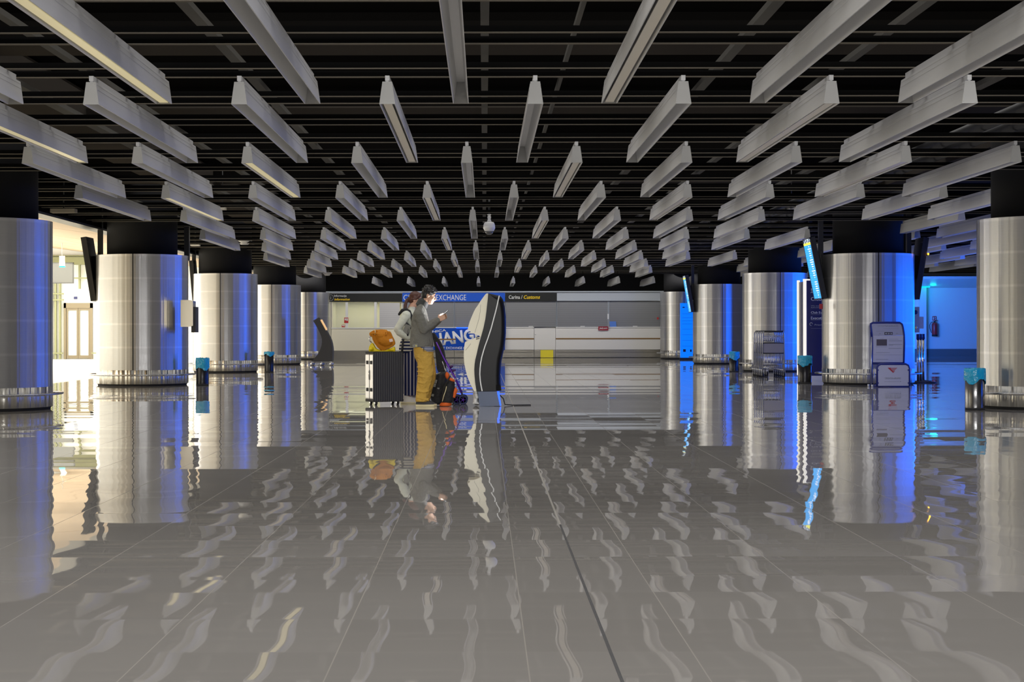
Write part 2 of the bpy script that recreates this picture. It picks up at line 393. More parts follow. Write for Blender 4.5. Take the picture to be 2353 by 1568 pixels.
        o = bpy.data.objects.new(name, nm); o.location = loc; COL.objects.link(o)
        if parent: o.parent = parent
        return tag(o, **t)
def struct(mb, name, mats, **k):
    o = mb.build(name, mats, **k); o['kind'] = 'structure'; return o
def text(name, body, x0, x1, zb, zt, y, m, parent=None, shear=0.0, off=0.0, base=None, rotz=0.0, tilt=0.0, ext=0.003):
    """lettering facing -Y, fitted into the box x0..x1, zb..zt (local to parent)"""
    c = bpy.data.curves.new(name, 'FONT'); c.body = body; c.shear = shear; c.offset = off; c.extrude = 0; c.resolution_u = 3
    o = bpy.data.objects.new(name, c); COL.objects.link(o)
    dg = bpy.context.evaluated_depsgraph_get(); dg.update()
    me = bpy.data.meshes.new_from_object(o.evaluated_get(dg)); bpy.data.objects.remove(o); bpy.data.curves.remove(c)
    xs = [v.co.x for v in me.vertices]; ys = [v.co.y for v in me.vertices]
    ax, bx, ay, by = min(xs), max(xs), min(ys), max(ys)
    bm = bmesh.new(); bm.from_mesh(me)
    if ext:
        r = bmesh.ops.extrude_face_region(bm, geom=bm.faces[:])
        bmesh.ops.translate(bm, verts=[v for v in r['geom'] if isinstance(v, bmesh.types.BMVert)], vec=(0, 0, 0.001))
    ct, st = math.cos(tilt), math.sin(tilt); cx, cz = (x0 + x1) / 2, (zb + zt) / 2
    for v in bm.verts:
        X = x0 + (v.co.x - ax) / (bx - ax) * (x1 - x0); Z = zb + (v.co.y - ay) / (by - ay) * (zt - zb)
        dX, dZ = X - cx, Z - cz
        v.co = (cx + dX * ct - dZ * st, y - (ext if v.co.z > 0.0005 else 0), cz + dX * st + dZ * ct)
    bmesh.ops.recalc_face_normals(bm, faces=bm.faces)
    for f_ in bm.faces: f_.smooth = False
    bm.to_mesh(me); bm.free(); me.materials.clear()
    for at_ in ('custom_normal', 'sharp_face'):
        if at_ in me.attributes: me.attributes.remove(me.attributes[at_]); me.materials.append(M[m])
    me.name = name; o = bpy.data.objects.new(name, me); COL.objects.link(o)
    if parent: o.parent = parent
    return o
# ================================================================== SETTING
XL0, XR1, YB = -8.85, 27.0, 66.2
struct(MB().b2((XL0, -16, -0.12), (XR1, 71, 0)), 'floor', 'floor')
struct(MB().b2((-21.2, -16, -0.12), (XL0 - 0.002, 71, -0.004)), 'floor_left', 'lobbyfloor')
struct(MB().b2((-7.8, -16, 4.10), (XR1, 71, 4.3)), 'ceiling', 'slab')
struct(MB().b2((-7.86, -16, 3.10), (-7.62, 71, 4.10)), 'trim_1', 'slab')
struct(MB().b2((-7.90, -16, 3.085), (-7.60, 71, 3.125)), 'trim_2', 'dgrey')
# sloping lobby ceiling with a brighter recessed band
m = MB()
def lc(x): return 3.16 + 0.135 * (-8.0 - x)
for y0, y1 in ((-16, 30.9), (31.0, 36.9), (37.0, 44.0), (44.1, 51.9), (52.0, 58.4), (58.5, 65)):
    for x0, x1 in ((-7.95, -12.0), (-12.02, -17.9), (-17.95, -21)):
        m.prism([(x0, lc(x0)), (x1, lc(x1)), (x1, lc(x1) + 0.1), (x0, lc(x0) + 0.1)], (0, y0, 0), (1, 0, 0), (0, 0, 1), (0, y1 - y0, 0))
struct(m, 'ceiling_left', 'lobbyceil')
struct(MB().b2((-21.2, -16, 0), (-21, 65.2, 6.7)), 'wall_left', 'white')
struct(MB().b2((-21, 65.0, 0), (-8.9, 65.2, 6.7)), 'wall_left_back', 'white')
struct(MB().b2((-21, 64.7, 3.70), (-8.9, 65.0, 4.00)), 'trim_3', 'limesteel')
struct(MB().b2((-21, 64.75, 4.02), (-8.9, 65.0, 4.07)), 'trim_4', 'limesteel')
struct(MB().b2((-8.9, 65.0, 0), (-8.7, YB, 4.1)), 'wall_left_return', 'white')

# ---- back wall
def bx(x, d=YB): return (x - VX) * d / F
def bz(y, x=1112, d=YB): return HC + (VY - (y + ROLL * (x - VX))) * d / F
ZT = 2.62
struct(MB().b2((-8.7, YB + 0.25, 0), (-6.15, YB + 0.45, 4.1)), 'wall_back_left', 'whiteg')
struct(MB().b2((-3.26, YB + 0.3, 0), (13.6, YB + 0.5, 4.1)), 'wall_back', 'whiteg')
struct(MB().b2((-8.7, YB - 0.02, ZT + 0.05), (13.6, YB + 0.3, 4.1)), 'wall_back_upper', 'barblack')
struct(MB().b2((-8.7, YB - 0.05, ZT), (13.6, YB + 0.3, ZT + 0.05)), 'trim_5', 'paleblue')
# wall at the far right, beyond the columns
YR = 69.2
struct(MB().b2((13.6, YR, 0), (XR1, YR + 0.2, 4.1)), 'wall_right_back', 'white')
struct(MB().b2((13.4, YB, 0), (13.6, YR + 0.2, 4.1)), 'wall_right_return', 'whiteg')
struct(MB().b2((13.6, YR - 0.03, 0), (XR1, YR, 0.30)), 'baseboard_right', 'skirting')
m = MB(); m.prism([(0, 2.85), (-2.6, 3.15), (-2.6, 3.25), (0, 3.0)], (13.6, YR, 0), (0, 1, 0), (0, 0, 1), (13.4, 0, 0))
struct(m, 'trim_6', 'white')
struct(MB().b2((XR1 - 0.2, 0, 0), (XR1, YR, 4.1)), 'wall_right', 'whiteg')
struct(MB().b2((18.15, YR - 0.25, 0), (18.45, YR, 2.9)), 'trim_7', 'white')

# ---- open ceiling grid: cross bars hung under the black slab
FAC = 7.22
b = [1.239, 1.908, 2.574, 3.245, 3.914, 4.675, 5.345, 6.024, 6.702, 7.380, 8.045]
YE = [v * FAC for v in b]
ti = 8
def bar(y, z, w, h, x0=-7.6, x1=26.7):
    global ti
    m = MB(); m.b2((x0, y - w / 2, z), (x1, y + w / 2, z + h)); m.mi = 1
    m.b2((x0, y - w / 2, z - 0.006), (x1, y + w / 2, z))
    struct(m, 'trim_%d' % ti, ['barblack', 'flange']); ti += 1
ys = []
for i in range(len(YE) - 1):
    for k in range(3): ys.append(YE[i] + (YE[i + 1] - YE[i]) * k / 3)
ys += [YE[-1], YE[-1] + 1.6, YE[-1] + 3.2]
for y in ys:
    bar(y + 0.16, 3.200, 0.045, 0.05)
    bar(y - 0.30, 3.200, 0.038, 0.045)
for i, y in enumerate(YE[:-1]):                                        # concrete cross beams above the grid
    m = MB(); m.b2((-7.6, y + 2.0, 3.86), (26.7, y + 2.9, 4.10)); m.mi = 1; m.b2((-7.6, y + 2.0, 3.84), (26.7, y + 2.9, 3.86))
    struct(m, 'trim_%d' % ti, ['slab', 'beam']); ti += 1
for x, w, z in ((-6.6, 0.10, 3.5), (-4.5, 0.12, 3.42), (-3.9, 0.08, 3.6), (-2.2, 0.09, 3.45), (0.01, 0.065, 3.40), (0.75, 0.035, 3.5), (2.15, 0.09, 3.45), (3.4, 0.08, 3.55), (4.9, 0.10, 3.45), (6.0, 0.10, 3.5), (9.3, 0.16, 3.4), (11.8, 0.10, 3.5)):
    struct(MB().b2((x - w / 2, 7, z), (x + w / 2, 64, z + 0.05)), 'trim_%d' % ti, 'chan'); ti += 1
for x, w in ((-5.4, 0.9), (7.6, 0.5)):
    struct(MB().b2((x - w / 2, 8, 3.72), (x + w / 2, 62, 4.05)), 'trim_%d' % ti, 'beam'); ti += 1
for x, z in ((5.55, 3.34), (5.9, 3.34), (8.7, 3.30)):                  # long service pipes
    struct(MB().tube([(x, 8, z), (x, 62, z)], 0.075, 10), 'trim_%d' % ti, 'dgrey'); ti += 1

# ================================================================== COLUMNS
CX = {'left': -6.80, 'right': 7.65}
CF = [21.72, 32.04, 42.65, 52.95, 63.1]
CR = [0.88, 0.90, 0.845, 0.845, 0.83]
def column(side, k, label):
    r = CR[k]; cy = CF[k] + r
    root = empty('column', (CX[side], cy, 0), 0, label, 'column', 'round metal clad columns along the %s side' % side)
    for q in range(4):                                                  # four curved cladding sheets
        a0 = -math.pi / 2 + q * math.pi / 2 + 0.011
        m = MB(); a1 = a0 + math.pi / 2 - 0.022
        zs = [0.31, 0.752, 0.757, 1.205, 1.210, 1.655, 1.660, 2.10, 2.105, 2.545, 2.57]
        pr = []
        for i, z in enumerate(zs): pr.append((r + (0.0 if i % 2 == 0 or i == 0 else 0.0), z))
        m.lathe(pr, n=20, a0=a0, a1=a1); m.lathe([(r, 2.57), (r - 0.03, 2.57)], n=20, a0=a0, a1=a1)
        m.lathe([(r - 0.03, 0.31), (r, 0.31)], n=20, a0=a0, a1=a1)
        m.build('cladding_sheet', 'alu', root)
    m = MB(); m.lathe([(r - 0.02, 0.02), (r - 0.02, 2.56)], n=48); m.lathe([(r - 0.02, 2.56), (0.3, 2.56)], n=48)
    m.build('inner_shell', 'seam', root)
    MB().lathe([(r + 0.002, 0.038), (r + 0.002, 0.31)], n=72).lathe([(r + 0.002, 0.31), (r - 0.03, 0.31)], n=72).build('base_plinth', 'plinth', root)
    MB().lathe([(r - 0.03, 0.0), (r - 0.03, 0.036)], n=48).build('base_gap', 'rubber', root)
    m = MB(); rr = r + 0.13
    m.tube([(rr * math.cos(2 * math.pi * i / 64), rr * math.sin(2 * math.pi * i / 64), 0.215) for i in range(64)], 0.016, 8, closed=True)
    for i in range(8):
        a = math.pi / 8 + i * math.pi / 4; c, s_ = math.cos(a), math.sin(a)
        m.tube([(c * (r - 0.01), s_ * (r - 0.01), 0.215), (c * rr, s_ * rr, 0.215)], 0.009, 6)
    m.build('bumper_rail', 'steel', root)
    m = MB(); m.lathe([(0.69, 2.56), (0.69, 4.10)], n=48)
    m.build('upper_collar', 'blackm', root)
    return root
ORD = ['nearest', 'second', 'third', 'fourth', 'farthest']
WHAT = {('left', 0): 'cut by the left edge of the picture', ('left', 1): 'with a tall gap of bright lobby on its left',
        ('left', 2): 'behind the steel dispenser box', ('left', 3): 'behind a blue topped bin', ('left', 4): 'behind the curved information stand',
        ('right', 0): 'cut by the right edge of the picture', ('right', 1): 'behind the baggage gauge stand', ('right', 2): 'behind the luggage trolleys',
        ('right', 3): 'beside the tall bright blue panel', ('right', 4): 'against the customs counter'}
for side in ('left', 'right'):
    for k in range(5):
        column(side, k, '%s column of the %s row, metal clad, %s' % (ORD[k], side, WHAT[(side, k)]))

# ================================================================== TROUGH LIGHTS
HL = 1.90; ZB = HC + HL; LEN = 4.80
def trough_proto(diff):
    root = empty('trough_light', (0, 0, 0))
    bw, tw, h = 0.066, 0.040, 0.187; t = 0.007
    m = MB(); L = LEN
    out = [(-bw, 0), (-tw, h), (tw, h), (bw, 0)]
    inn = [(bw - t, 0), (tw - t, h - t), (-tw + t, h - t), (-bw + t, 0)]
    m.mi = 0; m.prism(out + inn, (0, 0.004, 0), (1, 0, 0), (0, 0, 1), (0, L - 0.008, 0))
    for f in m.bm.faces:                                                # inner faces get the brighter liner
        c = f.calc_center_median()
        if abs(c.y - L / 2) < 0.5 and abs(c.x) < bw - t * 0.4 and c.z < h - t * 0.5 and c.z > 0.001 and not (abs(c.x) > 0.05 and False):
            if abs(f.normal.y) < 0.5: pass
    m.mi = 1
    for sx in (-1, 1): m._f([m.bm.verts.new(p) for p in ((sx * (bw - t - .001), 0.01, 0.002), (sx * (tw - t - .001), 0.01, h - t - .001), (sx * (tw - t - .001), L - 0.01, h - t - .001), (sx * (bw - t - .001), L - 0.01, 0.002))])
    m._f([m.bm.verts.new(p) for p in ((-tw + t, 0.01, h - t - .002), (tw - t, 0.01, h - t - .002), (tw - t, L - 0.01, h - t - .002), (-tw + t, L - 0.01, h - t - .002))])
    m.mi = 0
    for zz in (0.125, 0.165):                                           # shallow grooves along the sides
        xx = bw + (tw - bw) * zz / h + 0.0008
        for sx in (-1, 1): m.b2((sx * xx - 0.0012, 0.02, zz), (sx * xx + 0.0012, L - 0.02, zz + 0.004))
    m.build('housing', ['trough', 'troughin'], root)
    for y in (0.0, L - 0.006):
        m = MB(); m.prism(out, (0, y, 0), (1, 0, 0), (0, 0, 1), (0, 0.006, 0))
        for sx in (-1, 1):
            for xx, zz in ((bw - 0.012, 0.018), (tw - 0.008, h - 0.015)):
                m.ell((sx * xx, y if y == 0 else y + 0.006, zz), (0.0035, 0.003, 0.0035), n=6, m=4)
        m.build('end_cap', 'cap', root)
    m = MB(); m.b2((-0.018, 0.01, h + 0.010), (0.018, L - 0.05, h + 0.052))
    for y in (0.02, L / 2, L - 0.09): m.b2((-0.011, y, h - 0.002), (0.011, y + 0.03, h + 0.012))
    m.build('mounting_rail', 'trough', root)
    if diff:
        m = MB(); m.b2((-0.036, 0.012, 0.010), (0.036, L - 0.012, 0.016))
        m.build('diffuser', diff, root, label='cream acrylic diffuser')
        m = MB()
        for sx in (-1, 1): m.b2((sx * 0.046 - 0.009, 0.012, 0.05), (sx * 0.046 + 0.009, L - 0.012, 0.056))
        m.build('side_slot', 'blackm', root)
    return root
P_OPEN = trough_proto(False); P_DIFF = trough_proto('diff'); P_WARM = trough_proto('diffwarm'); P_LOW = trough_proto(False)
for y in (0.4, LEN - 0.5): MB().tube([(0, y, 0.23), (0, y, 1.34)], 0.008, 6).build('drop_rod', 'barblack', P_LOW)
ROWN = ['nearest', 'second', 'third', 'fourth', 'fifth', 'sixth', 'seventh', 'eighth', 'ninth', 'tenth']
NUM = ['first', 'second', 'third', 'fourth', 'fifth', 'sixth', 'seventh', 'eighth', 'ninth', 'tenth', 'eleventh', 'twelfth', 'thirteenth', 'fourteenth', 'fifteenth']
hall = {1: {3: 2.134}, 3: {2: 1.523, 3: 2.136, 4: 2.812, 5: 3.43, 6: 4.02}}
jmax_even = [None, 3, None, 6, None, 5, None, 5, None, 4]
jmax_odd = [3, None, 5, None, 4, None, 4, None, 4, None]
side_even = [4.66, 5.34, 6.0, 6.63, 7.28]
side_odd = [4.30, 4.89, 5.65, 6.34, 6.97, 7.58]
used = set()
def place(pr, x, y, z, ln, label, group):
    if pr.name in used: r = copy_tree(pr)
    else: r = pr; used.add(pr.name)
    r.location = (x, y, z); r.scale = (1, ln / LEN, 1); tag(r, label, 'ceiling light', group)
for i in range(10):
    y0, y1 = YE[i], YE[i + 1]; ln = y1 - y0 - 0.02
    even = i % 2 == 1
    js = range(-5, jmax_even[i] + 1) if even else range(-4, jmax_odd[i] + 1)
    X = []
    for j in js:
        x = (0.2271 if even else -0.0996) + 0.65 * j
        x = hall.get(i, {}).get(j, x)
        if i == 0 and j < -3: continue
        if i == 1 and j < -4: continue
        X.append((x, (j % 3 == (2 if even else 1)) or (i == 3 and j == -4), 'hall'))
    if i >= 3:
        for x in (side_even if even else side_odd):
            if i == 3 and x > 4.7: continue
            X.append((x, False, 'side'))
        if i in (7,): X.append((4.03, False, 'side'))
    X = sorted(set(X)); nh = 0; ns = 0
    for x, d, zone in X:
        wx, a, l = x * HL, y0 + 0.01, ln
        for s_, cx in CX.items():                                       # shorten where a column stands in the way
            if abs(wx - cx) < 0.79:
                for k in range(5):
                    c0, c1 = CF[k] + CR[k] - 0.72, CF[k] + CR[k] + 0.72
                    if a < c1 and a + l > c0:
                        if c0 - a > a + l - c1: l = c0 - a
                        else: l = a + l - c1; a = c1
        if l < 0.8: continue
        if zone == 'hall':
            lb = '%s grey trough light from the left in the %s row overhead, %s' % (NUM[nh], ROWN[i], 'cream diffuser fitted' if d else 'hollow underneath'); nh += 1
            g = 'trough lights over the main hall'
        else:
            lb = '%s grey trough light right of the columns in the %s row, seen past them' % (NUM[ns], ROWN[i]); ns += 1
            g = 'trough lights over the right side hall'
        lit = d and zone == 'hall' and ((i == 0 and x < -1.2) or (i == 1 and x < -1.5) or (i == 2 and x < -1.2) or (i == 3 and x < -2) or (i == 5 and -1.9 < x < -1.0))  # left-hand diffusers that get the added warm emission
        if lit: lb = lb.replace('cream diffuser fitted', 'yellow diffuser with added warm glow')
        place(P_WARM if lit else P_DIFF if d else P_OPEN, wx, a, ZB, l, lb, g)
# the last row hangs a little lower in front of the black bulkhead
for n_, j in enumerate(range(-3, 6)):
    x = (-0.0996 + 0.65 * j) * HL
    place(P_LOW, x, 58.35, HC + 1.715, 4.5, '%s grey trough light from the left in the last row before the black bulkhead' % NUM[n_], 'trough lights over the main hall')
# ================================================================== LOBBY (left background)
D = 64.98
def lx(x): return (x - VX) * D / F
dr = empty('door_1', (lx(181), D - 0.06, 0)); dr['kind'] = 'structure'
w = 1.12; hh = 2.2
m = MB(); m.b2((-w / 2, -0.06, 0), (-w / 2 + 0.09, 0.06, hh)); m.b2((w / 2 - 0.09, -0.06, 0), (w / 2, 0.06, hh)); m.b2((-w / 2, -0.06, hh - 0.2), (w / 2, 0.06, hh))
m.build('door_frame', 'doorframe', dr)
for sx in (-1, 1):
    m = MB(); x0, x1 = (sx * 0.006, sx * 0.46); lo, hi = min(x0, x1), max(x0, x1)
    m.b2((lo, -0.02, 0.02), (lo + 0.06, 0.02, hh - 0.2)); m.b2((hi - 0.06, -0.02, 0.02), (hi, 0.02, hh - 0.2)); m.b2((lo + .06, -0.02, 0.02), (hi - .06, 0.02, 0.14)); m.b2((lo + .06, -0.02, hh - 0.29), (hi - .06, 0.02, hh - 0.2))
    lf = m.build('door_leaf', 'doorframe', dr)
    MB().b2((lo + .06, -0.006, 0.14), (hi - .06, 0.006, hh - 0.29)).build('door_pane', 'glass', lf)
sg = MB().b2((lx(170), D - 0.03, bz(688, 0, D)), (lx(178), D, bz(684, 0, D) + 0.03)).build('door_sign', 'navy')
tag(sg, 'small dark square sign above the glass lobby door', 'sign')
for i, x in enumerate((113, 121, 131, 141, 186)):
    z0, z1 = (0, 3.7) if i < 4 else (2.75, 3.7)
    struct(MB().b2((lx(x) - 0.035, D - 0.25, z0), (lx(x) + 0.035, D - 0.12, z1)), 'trim_%d' % (200 + i), 'limesteel')
for i, (x0, x1, y) in enumerate(((60, 150, 676), (60, 150, 690), (60, 215, 640), (60, 148, 812), (214, 225, 812))):
    struct(MB().b2((lx(x0), D - 0.3, bz(y, 0, D) - 0.025), (lx(x1), D - 0.2, bz(y, 0, D) + 0.025)), 'trim_%d' % (210 + i), 'limesteel')
sc = empty('hanging_screen', at(136, 627, 60), 0, 'grey idle wide screen hanging in the bright lobby', 'screen')
MB().b2((-0.62, -0.03, -0.36), (0.50, 0.03, 0.34)).build('display_panel', 'greyscreen', sc)
m = MB(); m.b2((-0.66, -0.02, -0.39), (0.53, 0.05, -0.36)); m.b2((0.50, -0.02, -0.36), (0.53, 0.05, 0.36)); m.b2((-0.66, -0.02, 0.34), (0.53, 0.05, 0.37)); m.build('bezel', 'dgrey', sc)
MB().tube([(-0.33, 0.05, 0.34), (-0.33, 0.05, 1.60)], 0.02, 8).build('hanger_rod', 'steel', sc)
ex = empty('exit_sign', at(143, 597, 52), 0, 'small hanging illuminated exit sign with teal lower edge in the lobby', 'sign')
MB().b2((-0.08, -0.04, -0.20), (0.08, 0.04, 0.12)).build('lamp_body', 'glow', ex)
MB().b2((-0.075, -0.05, -0.24), (0.09, 0.05, -0.20)).build('teal_edge', 'teal', ex)
MB().tube([(0, 0, 0.12), (0, 0, 0.9)], 0.012, 6).build('hanger_rod', 'white', ex)

# ================================================================== BACK WALL COUNTERS
# information booth with a lit interior
Y = YB
bo = empty('information_booth', (bx(843), Y, 0), 0, 'pale lit information booth behind glass, left of the blue exchange sign', 'booth')
hw = (bx(925) - bx(762)) / 2 + 0.0
m = MB(); zc = bz(755)
m.b2((-hw, 0.0, 0.30), (hw, 0.10, zc)); m.build('counter_front', 'cream', bo)
MB().b2((-hw, 0.02, 0.0), (hw, 0.08, 0.30)).build('kick_plate', 'kick', bo)
MB().b2((-hw, -0.05, zc), (hw, 0.40, zc + 0.04)).build('counter_top', 'white', bo)
m = MB(); m.b2((-hw, 1.6, 0), (hw, 1.7, 2.24)); m.b2((-hw, 0.1, 0), (-hw + .05, 1.6, 2.24)); m.b2((hw - .05, 0.1, 0), (hw, 1.6, 2.24)); m.b2((-hw, 0.1, 2.24), (hw, 1.7, 2.28))
m.build('booth_room', 'cream', bo)
m = MB(); m.b2((bx(872) - bx(843), 0.03, zc + .04), (hw - 0.1, 0.06, bz(696))); m.build('inner_blind', 'shutterw', bo)
for x in (797, 863):
    MB().b2((bx(x) - bx(843) - 0.05, -0.06, zc + 0.04), (bx(x) - bx(843) + 0.05, 0.0, 2.24)).build('glazing_post', 'white', bo)
xs = [-hw, bx(797) - bx(843), bx(863) - bx(843), bx(872) - bx(843)]
for i in range(3): MB().b2((xs[i] + 0.05, 0.0, zc + .045), (xs[i + 1] - 0.05, 0.012, 2.24)).build('glazing_pane', 'glass', bo)
area('booth_light', (bx(843), Y + 0.85, 2.2), (0, 0, 0), 2.4, 1.0, 1.5, (1.0, 1.0, 0.72))
for x, y, wd, hgt, lb in ((789, 749, 0.13, 0.10, 'small red notice with pictograms low on the booth glass'), (796, 736, 0.17, 0.22, 'red and white notice behind the left booth post')):
    o = empty('notice', (bx(x), Y - (0.062 if y == 736 else 0.002), bz(y)), 0, lb, 'sign')
    MB().b2((-wd / 2, -0.006, -hgt / 2), (wd / 2, 0, hgt / 2)).build('notice_board', 'red', o)
    m = MB(); m.b2((-wd * .36, -0.010, 0.0), (-wd * .05, -0.006, hgt * .36)); m.b2((wd * .05, -0.010, -hgt * .1), (wd * .36, -0.006, hgt * .36)); m.build('pictogram', 'txtw', o)

def signboard(name, x0, x1, y0, y1, mt, label, d=0.10):
    o = empty(name, ((bx(x0) + bx(x1)) / 2, Y - d, (bz(y0) + bz(y1)) / 2), 0, label, 'sign')
    h2 = abs(bz(y0) - bz(y1)) / 2; w2 = (bx(x1) - bx(x0)) / 2
    MB().b2((-w2, -0.02, -h2), (w2, d, h2)).build('board', mt, o); return o
def sx_(o, x): return bx(x) - o.location.x
def sz_(o, y): return bz(y) - o.location.z
s1 = signboard('information_sign', 757, 924.5, 674.5, 693.5, 'sign', 'long charcoal sign reading Informacije and Information above the booth')
text('lettering', 'Informacije', sx_(s1, 768.5), sx_(s1, 797), sz_(s1, 683.5), sz_(s1, 677.2), -0.021, 'txtw', s1, off=0.012)
text('lettering', 'Information', sx_(s1, 769), sx_(s1, 804.5), sz_(s1, 690.5), sz_(s1, 685), -0.021, 'txty', s1, shear=0.25, off=0.02)
m = MB(); m.tube([(sx_(s1, 761) + 0.10 * math.cos(a * math.pi / 12), -0.022, sz_(s1, 684) + 0.12 * math.sin(a * math.pi / 12)) for a in range(24)], 0.008, 6, closed=True)
m.build('ring_symbol', 'txtg', s1)
text('symbol_letter', 'i', sx_(s1, 760.4), sx_(s1, 761.6), sz_(s1, 688), sz_(s1, 680), -0.021, 'txtg', s1)
s2 = signboard('exchange_sign', 925, 1160.5, 673.5, 693, 'blue', 'long blue sign reading CHANGE EXCHANGE in white above the pale shutters')
text('lettering', 'CHANGE', sx_(s2, 927.5), sx_(s2, 992), sz_(s2, 690.5), sz_(s2, 677.5), -0.021, 'txtw', s2)
text('lettering', 'EXCHANGE', sx_(s2, 1002.5), sx_(s2, 1071.5), sz_(s2, 690.5), sz_(s2, 677.5), -0.021, 'txtw', s2)
s3 = signboard('customs_sign', 1161, 1279, 674, 692.5, 'sign', 'charcoal sign reading Carina and Customs right of the kiosk')
text('lettering', 'Carina /', sx_(s3, 1169), sx_(s3, 1200.5), sz_(s3, 687.5), sz_(s3, 679), -0.021, 'txtw', s3, off=0.015)
text('lettering', 'Customs', sx_(s3, 1203.5), sx_(s3, 1241), sz_(s3, 687.5), sz_(s3, 679), -0.021, 'txty', s3, shear=0.25, off=0.02)
s4 = signboard('blank_sign', 1279.5, 1520, 674, 692, 'paleblue', 'long pale blank sign panel right of the customs sign')

# roller shutters
for i, (x0, x1, mt, lb) in enumerate(((872, 923.5, 'shutterw', None), (926, 1043.5, 'shutter', 'grey roller shutter under the blue exchange sign, left part'), (1044.5, 1160, 'shutter', 'grey roller shutter under the blue exchange sign, behind the kiosk'),
                                   (1161, 1279, 'shutter', 'grey roller shutter under the customs sign'), (1280, 1398, 'shutter', 'grey roller shutter under the blank panel, left part'), (1399.5, 1520, 'shutter', 'grey roller shutter under the blank panel, right part'))):
    if lb is None: continue
    o = empty('roller_shutter', ((bx(x0) + bx(x1)) / 2, Y + 0.10, bz(752)), 0, lb, 'shutter', 'roller shutters over the counters')
    w2 = (bx(x1) - bx(x0)) / 2; h = bz(693) - bz(752)
    m = MB(); n_ = 28
    for k in range(n_): m.b2((-w2 + 0.03, -0.012 - 0.006 * (k % 2), h * k / n_), (w2 - 0.03, 0.01, h * (k + 1) / n_))
    m.build('slat_curtain', mt, o)
    m = MB()
    for sg_ in (-1, 1): m.b2((sg_ * w2 - 0.02, -0.035, 0), (sg_ * w2 + 0.02, 0.01, h))
    m.build('guide_rail', 'paleblue', o)
    MB().b2((-0.09, -0.03, 0.015), (0.09, -0.018, 0.035)).build('pull_handle', 'white', o)

# counters
def counter(x0, x1, label, stripe=(1, 1), steel='steel'):
    o = empty('service_counter', ((bx(x0) + bx(x1)) / 2, Y, 0), 0, label, 'counter')
    w2 = (bx(x1) - bx(x0)) / 2; zt = bz(752); zl = bz(804)
    MB().b2((-w2, 0.0, zl), (w2, 0.28, zt - 0.03)).build('front_panel', 'whiteg', o)
    MB().b2((-w2, -0.05, zt - 0.03), (w2, 0.30, zt)).build('counter_top', 'white', o)
    if stripe: MB().b2((-w2, -0.015, bz(780.5)), (w2, 0.0, bz(777.5))).build('wood_strip', 'brown', o)
    m = MB(); m.b2((-w2, 0.05, 0.02), (w2, 0.25, zl)); m.build('kick_plate', 'kick', o)
    MB().b2((-w2, 0.0, zl - 0.09), (w2, 0.05, zl - 0.05)).build('foot_rail', 'kick', o)
    return o
counter(926, 1043.5, 'white service counter behind the two standing travellers')
counter(1044, 1227, 'white service counter behind the check-in kiosk')
counter(1277, 1520, 'long white customs counter with a thin wood strip, far right')
g = empty('counter_gate', ((bx(1227) + bx(1277)) / 2, Y, 0), 0, 'plain white counter gate between the two customs counters', 'gate')
w2 = (bx(1277) - bx(1227)) / 2
MB().b2((-w2 + .01, 0.02, bz(804)), (w2 - .01, 0.07, bz(754.5))).build('gate_panel', 'whiteg', g)
MB().b2((-w2 + .01, 0.03, 0.02), (w2 - .01, 0.07, bz(804))).build('gate_kick', 'kick', g)
MB().ell((-w2 + 0.06, 0.0, bz(769)), (0.02, 0.03, 0.02)).build('gate_knob', 'white', g)
yp = MB().b2((bx(1242), Y - 0.03, 0.01), (bx(1271), Y - 0.0, bz(805))).build('yellow_reflection', 'yellow'); tag(yp, 'yellow panel standing in for a reflection low on the counter gate', 'board')  # added panel stands in for a yellow reflection in the steel kick
po = empty('exchange_poster', ((bx(985) + bx(1160)) / 2, Y - 0.09, 0), 0, 'blue poster on the counter reading EXCHANGE in big tilted white letters', 'poster')
px0 = po.location.x
MB().b2((bx(927) - px0, -0.012, bz(804.5)), (bx(1160) - px0, 0.0, bz(754))).build('poster_sheet', 'poster', po)
text('lettering', 'NICA', bx(993.5) - px0, bx(1025.5) - px0, bz(763.5), bz(758), -0.013, 'txtw', po, tilt=R(6.5), off=0.02)
text('lettering', 'EXCHANGE', bx(931) - px0, bx(1107) - px0, bz(794), bz(764), -0.013, 'txtw', po, tilt=R(7.5), off=0.035)
text('lettering', 'BEST EXCHANGE O', bx(1008) - px0, bx(1070) - px0, bz(802.7), bz(797.2), -0.013, 'txtw', po, off=0.01)
for ch in po.children:
    pass
MB().b2((bx(994) - px0, -0.03, bz(781.5)), (bx(1047.5) - px0, -0.016, bz(778.5))).build('wood_strip', 'brown', po)
MB().b2((bx(1049) - px0, -0.06, bz(755)), (bx(1160) - px0, -0.02, bz(752.2))).build('light_strip', 'ledblue', po)
js = empty('airline_notice', (bx(1386), Y - 0.06, bz(755.5)), 0, 'small maroon notice with white writing hung on the customs counter edge', 'sign')
MB().b2((-0.20, -0.01, -0.08), (0.20, 0.0, 0.08)).build('notice_board', 'darkred', js)
text('lettering', 'Jet2.com', -0.16, 0.16, -0.045, 0.045, -0.011, 'txtw', js, shear=0.2, off=0.02)
bb = MB(); bb.prism([(-0.11, 0), (0.15, 0), (0.13, 0.22), (-0.13, 0.22)], (bx(1408), Y + 0.02, bz(752)), (1, 0, 0), (0, 0, 1), (0, 0.012, 0))
tag(bb.build('blue_folder', mat('folder_blue', (0.08, 0.20, 0.62), 0.5)), 'small blue leaflet standing on the customs counter top', 'leaflet')
wn = MB().b2((bx(1396), Y + 0.04, bz(734)), (bx(1399), Y + 0.06, bz(722))).build('shutter_lock', 'txtw'); tag(wn, 'narrow white lock strip between the two right hand shutters', 'lock')
rd = MB().b2((bx(1510), Y + 0.03, bz(735)), (bx(1513.5), Y + 0.06, bz(730))).build('call_point', 'red'); tag(rd, 'tiny red call point beside the farthest right column', 'call point')

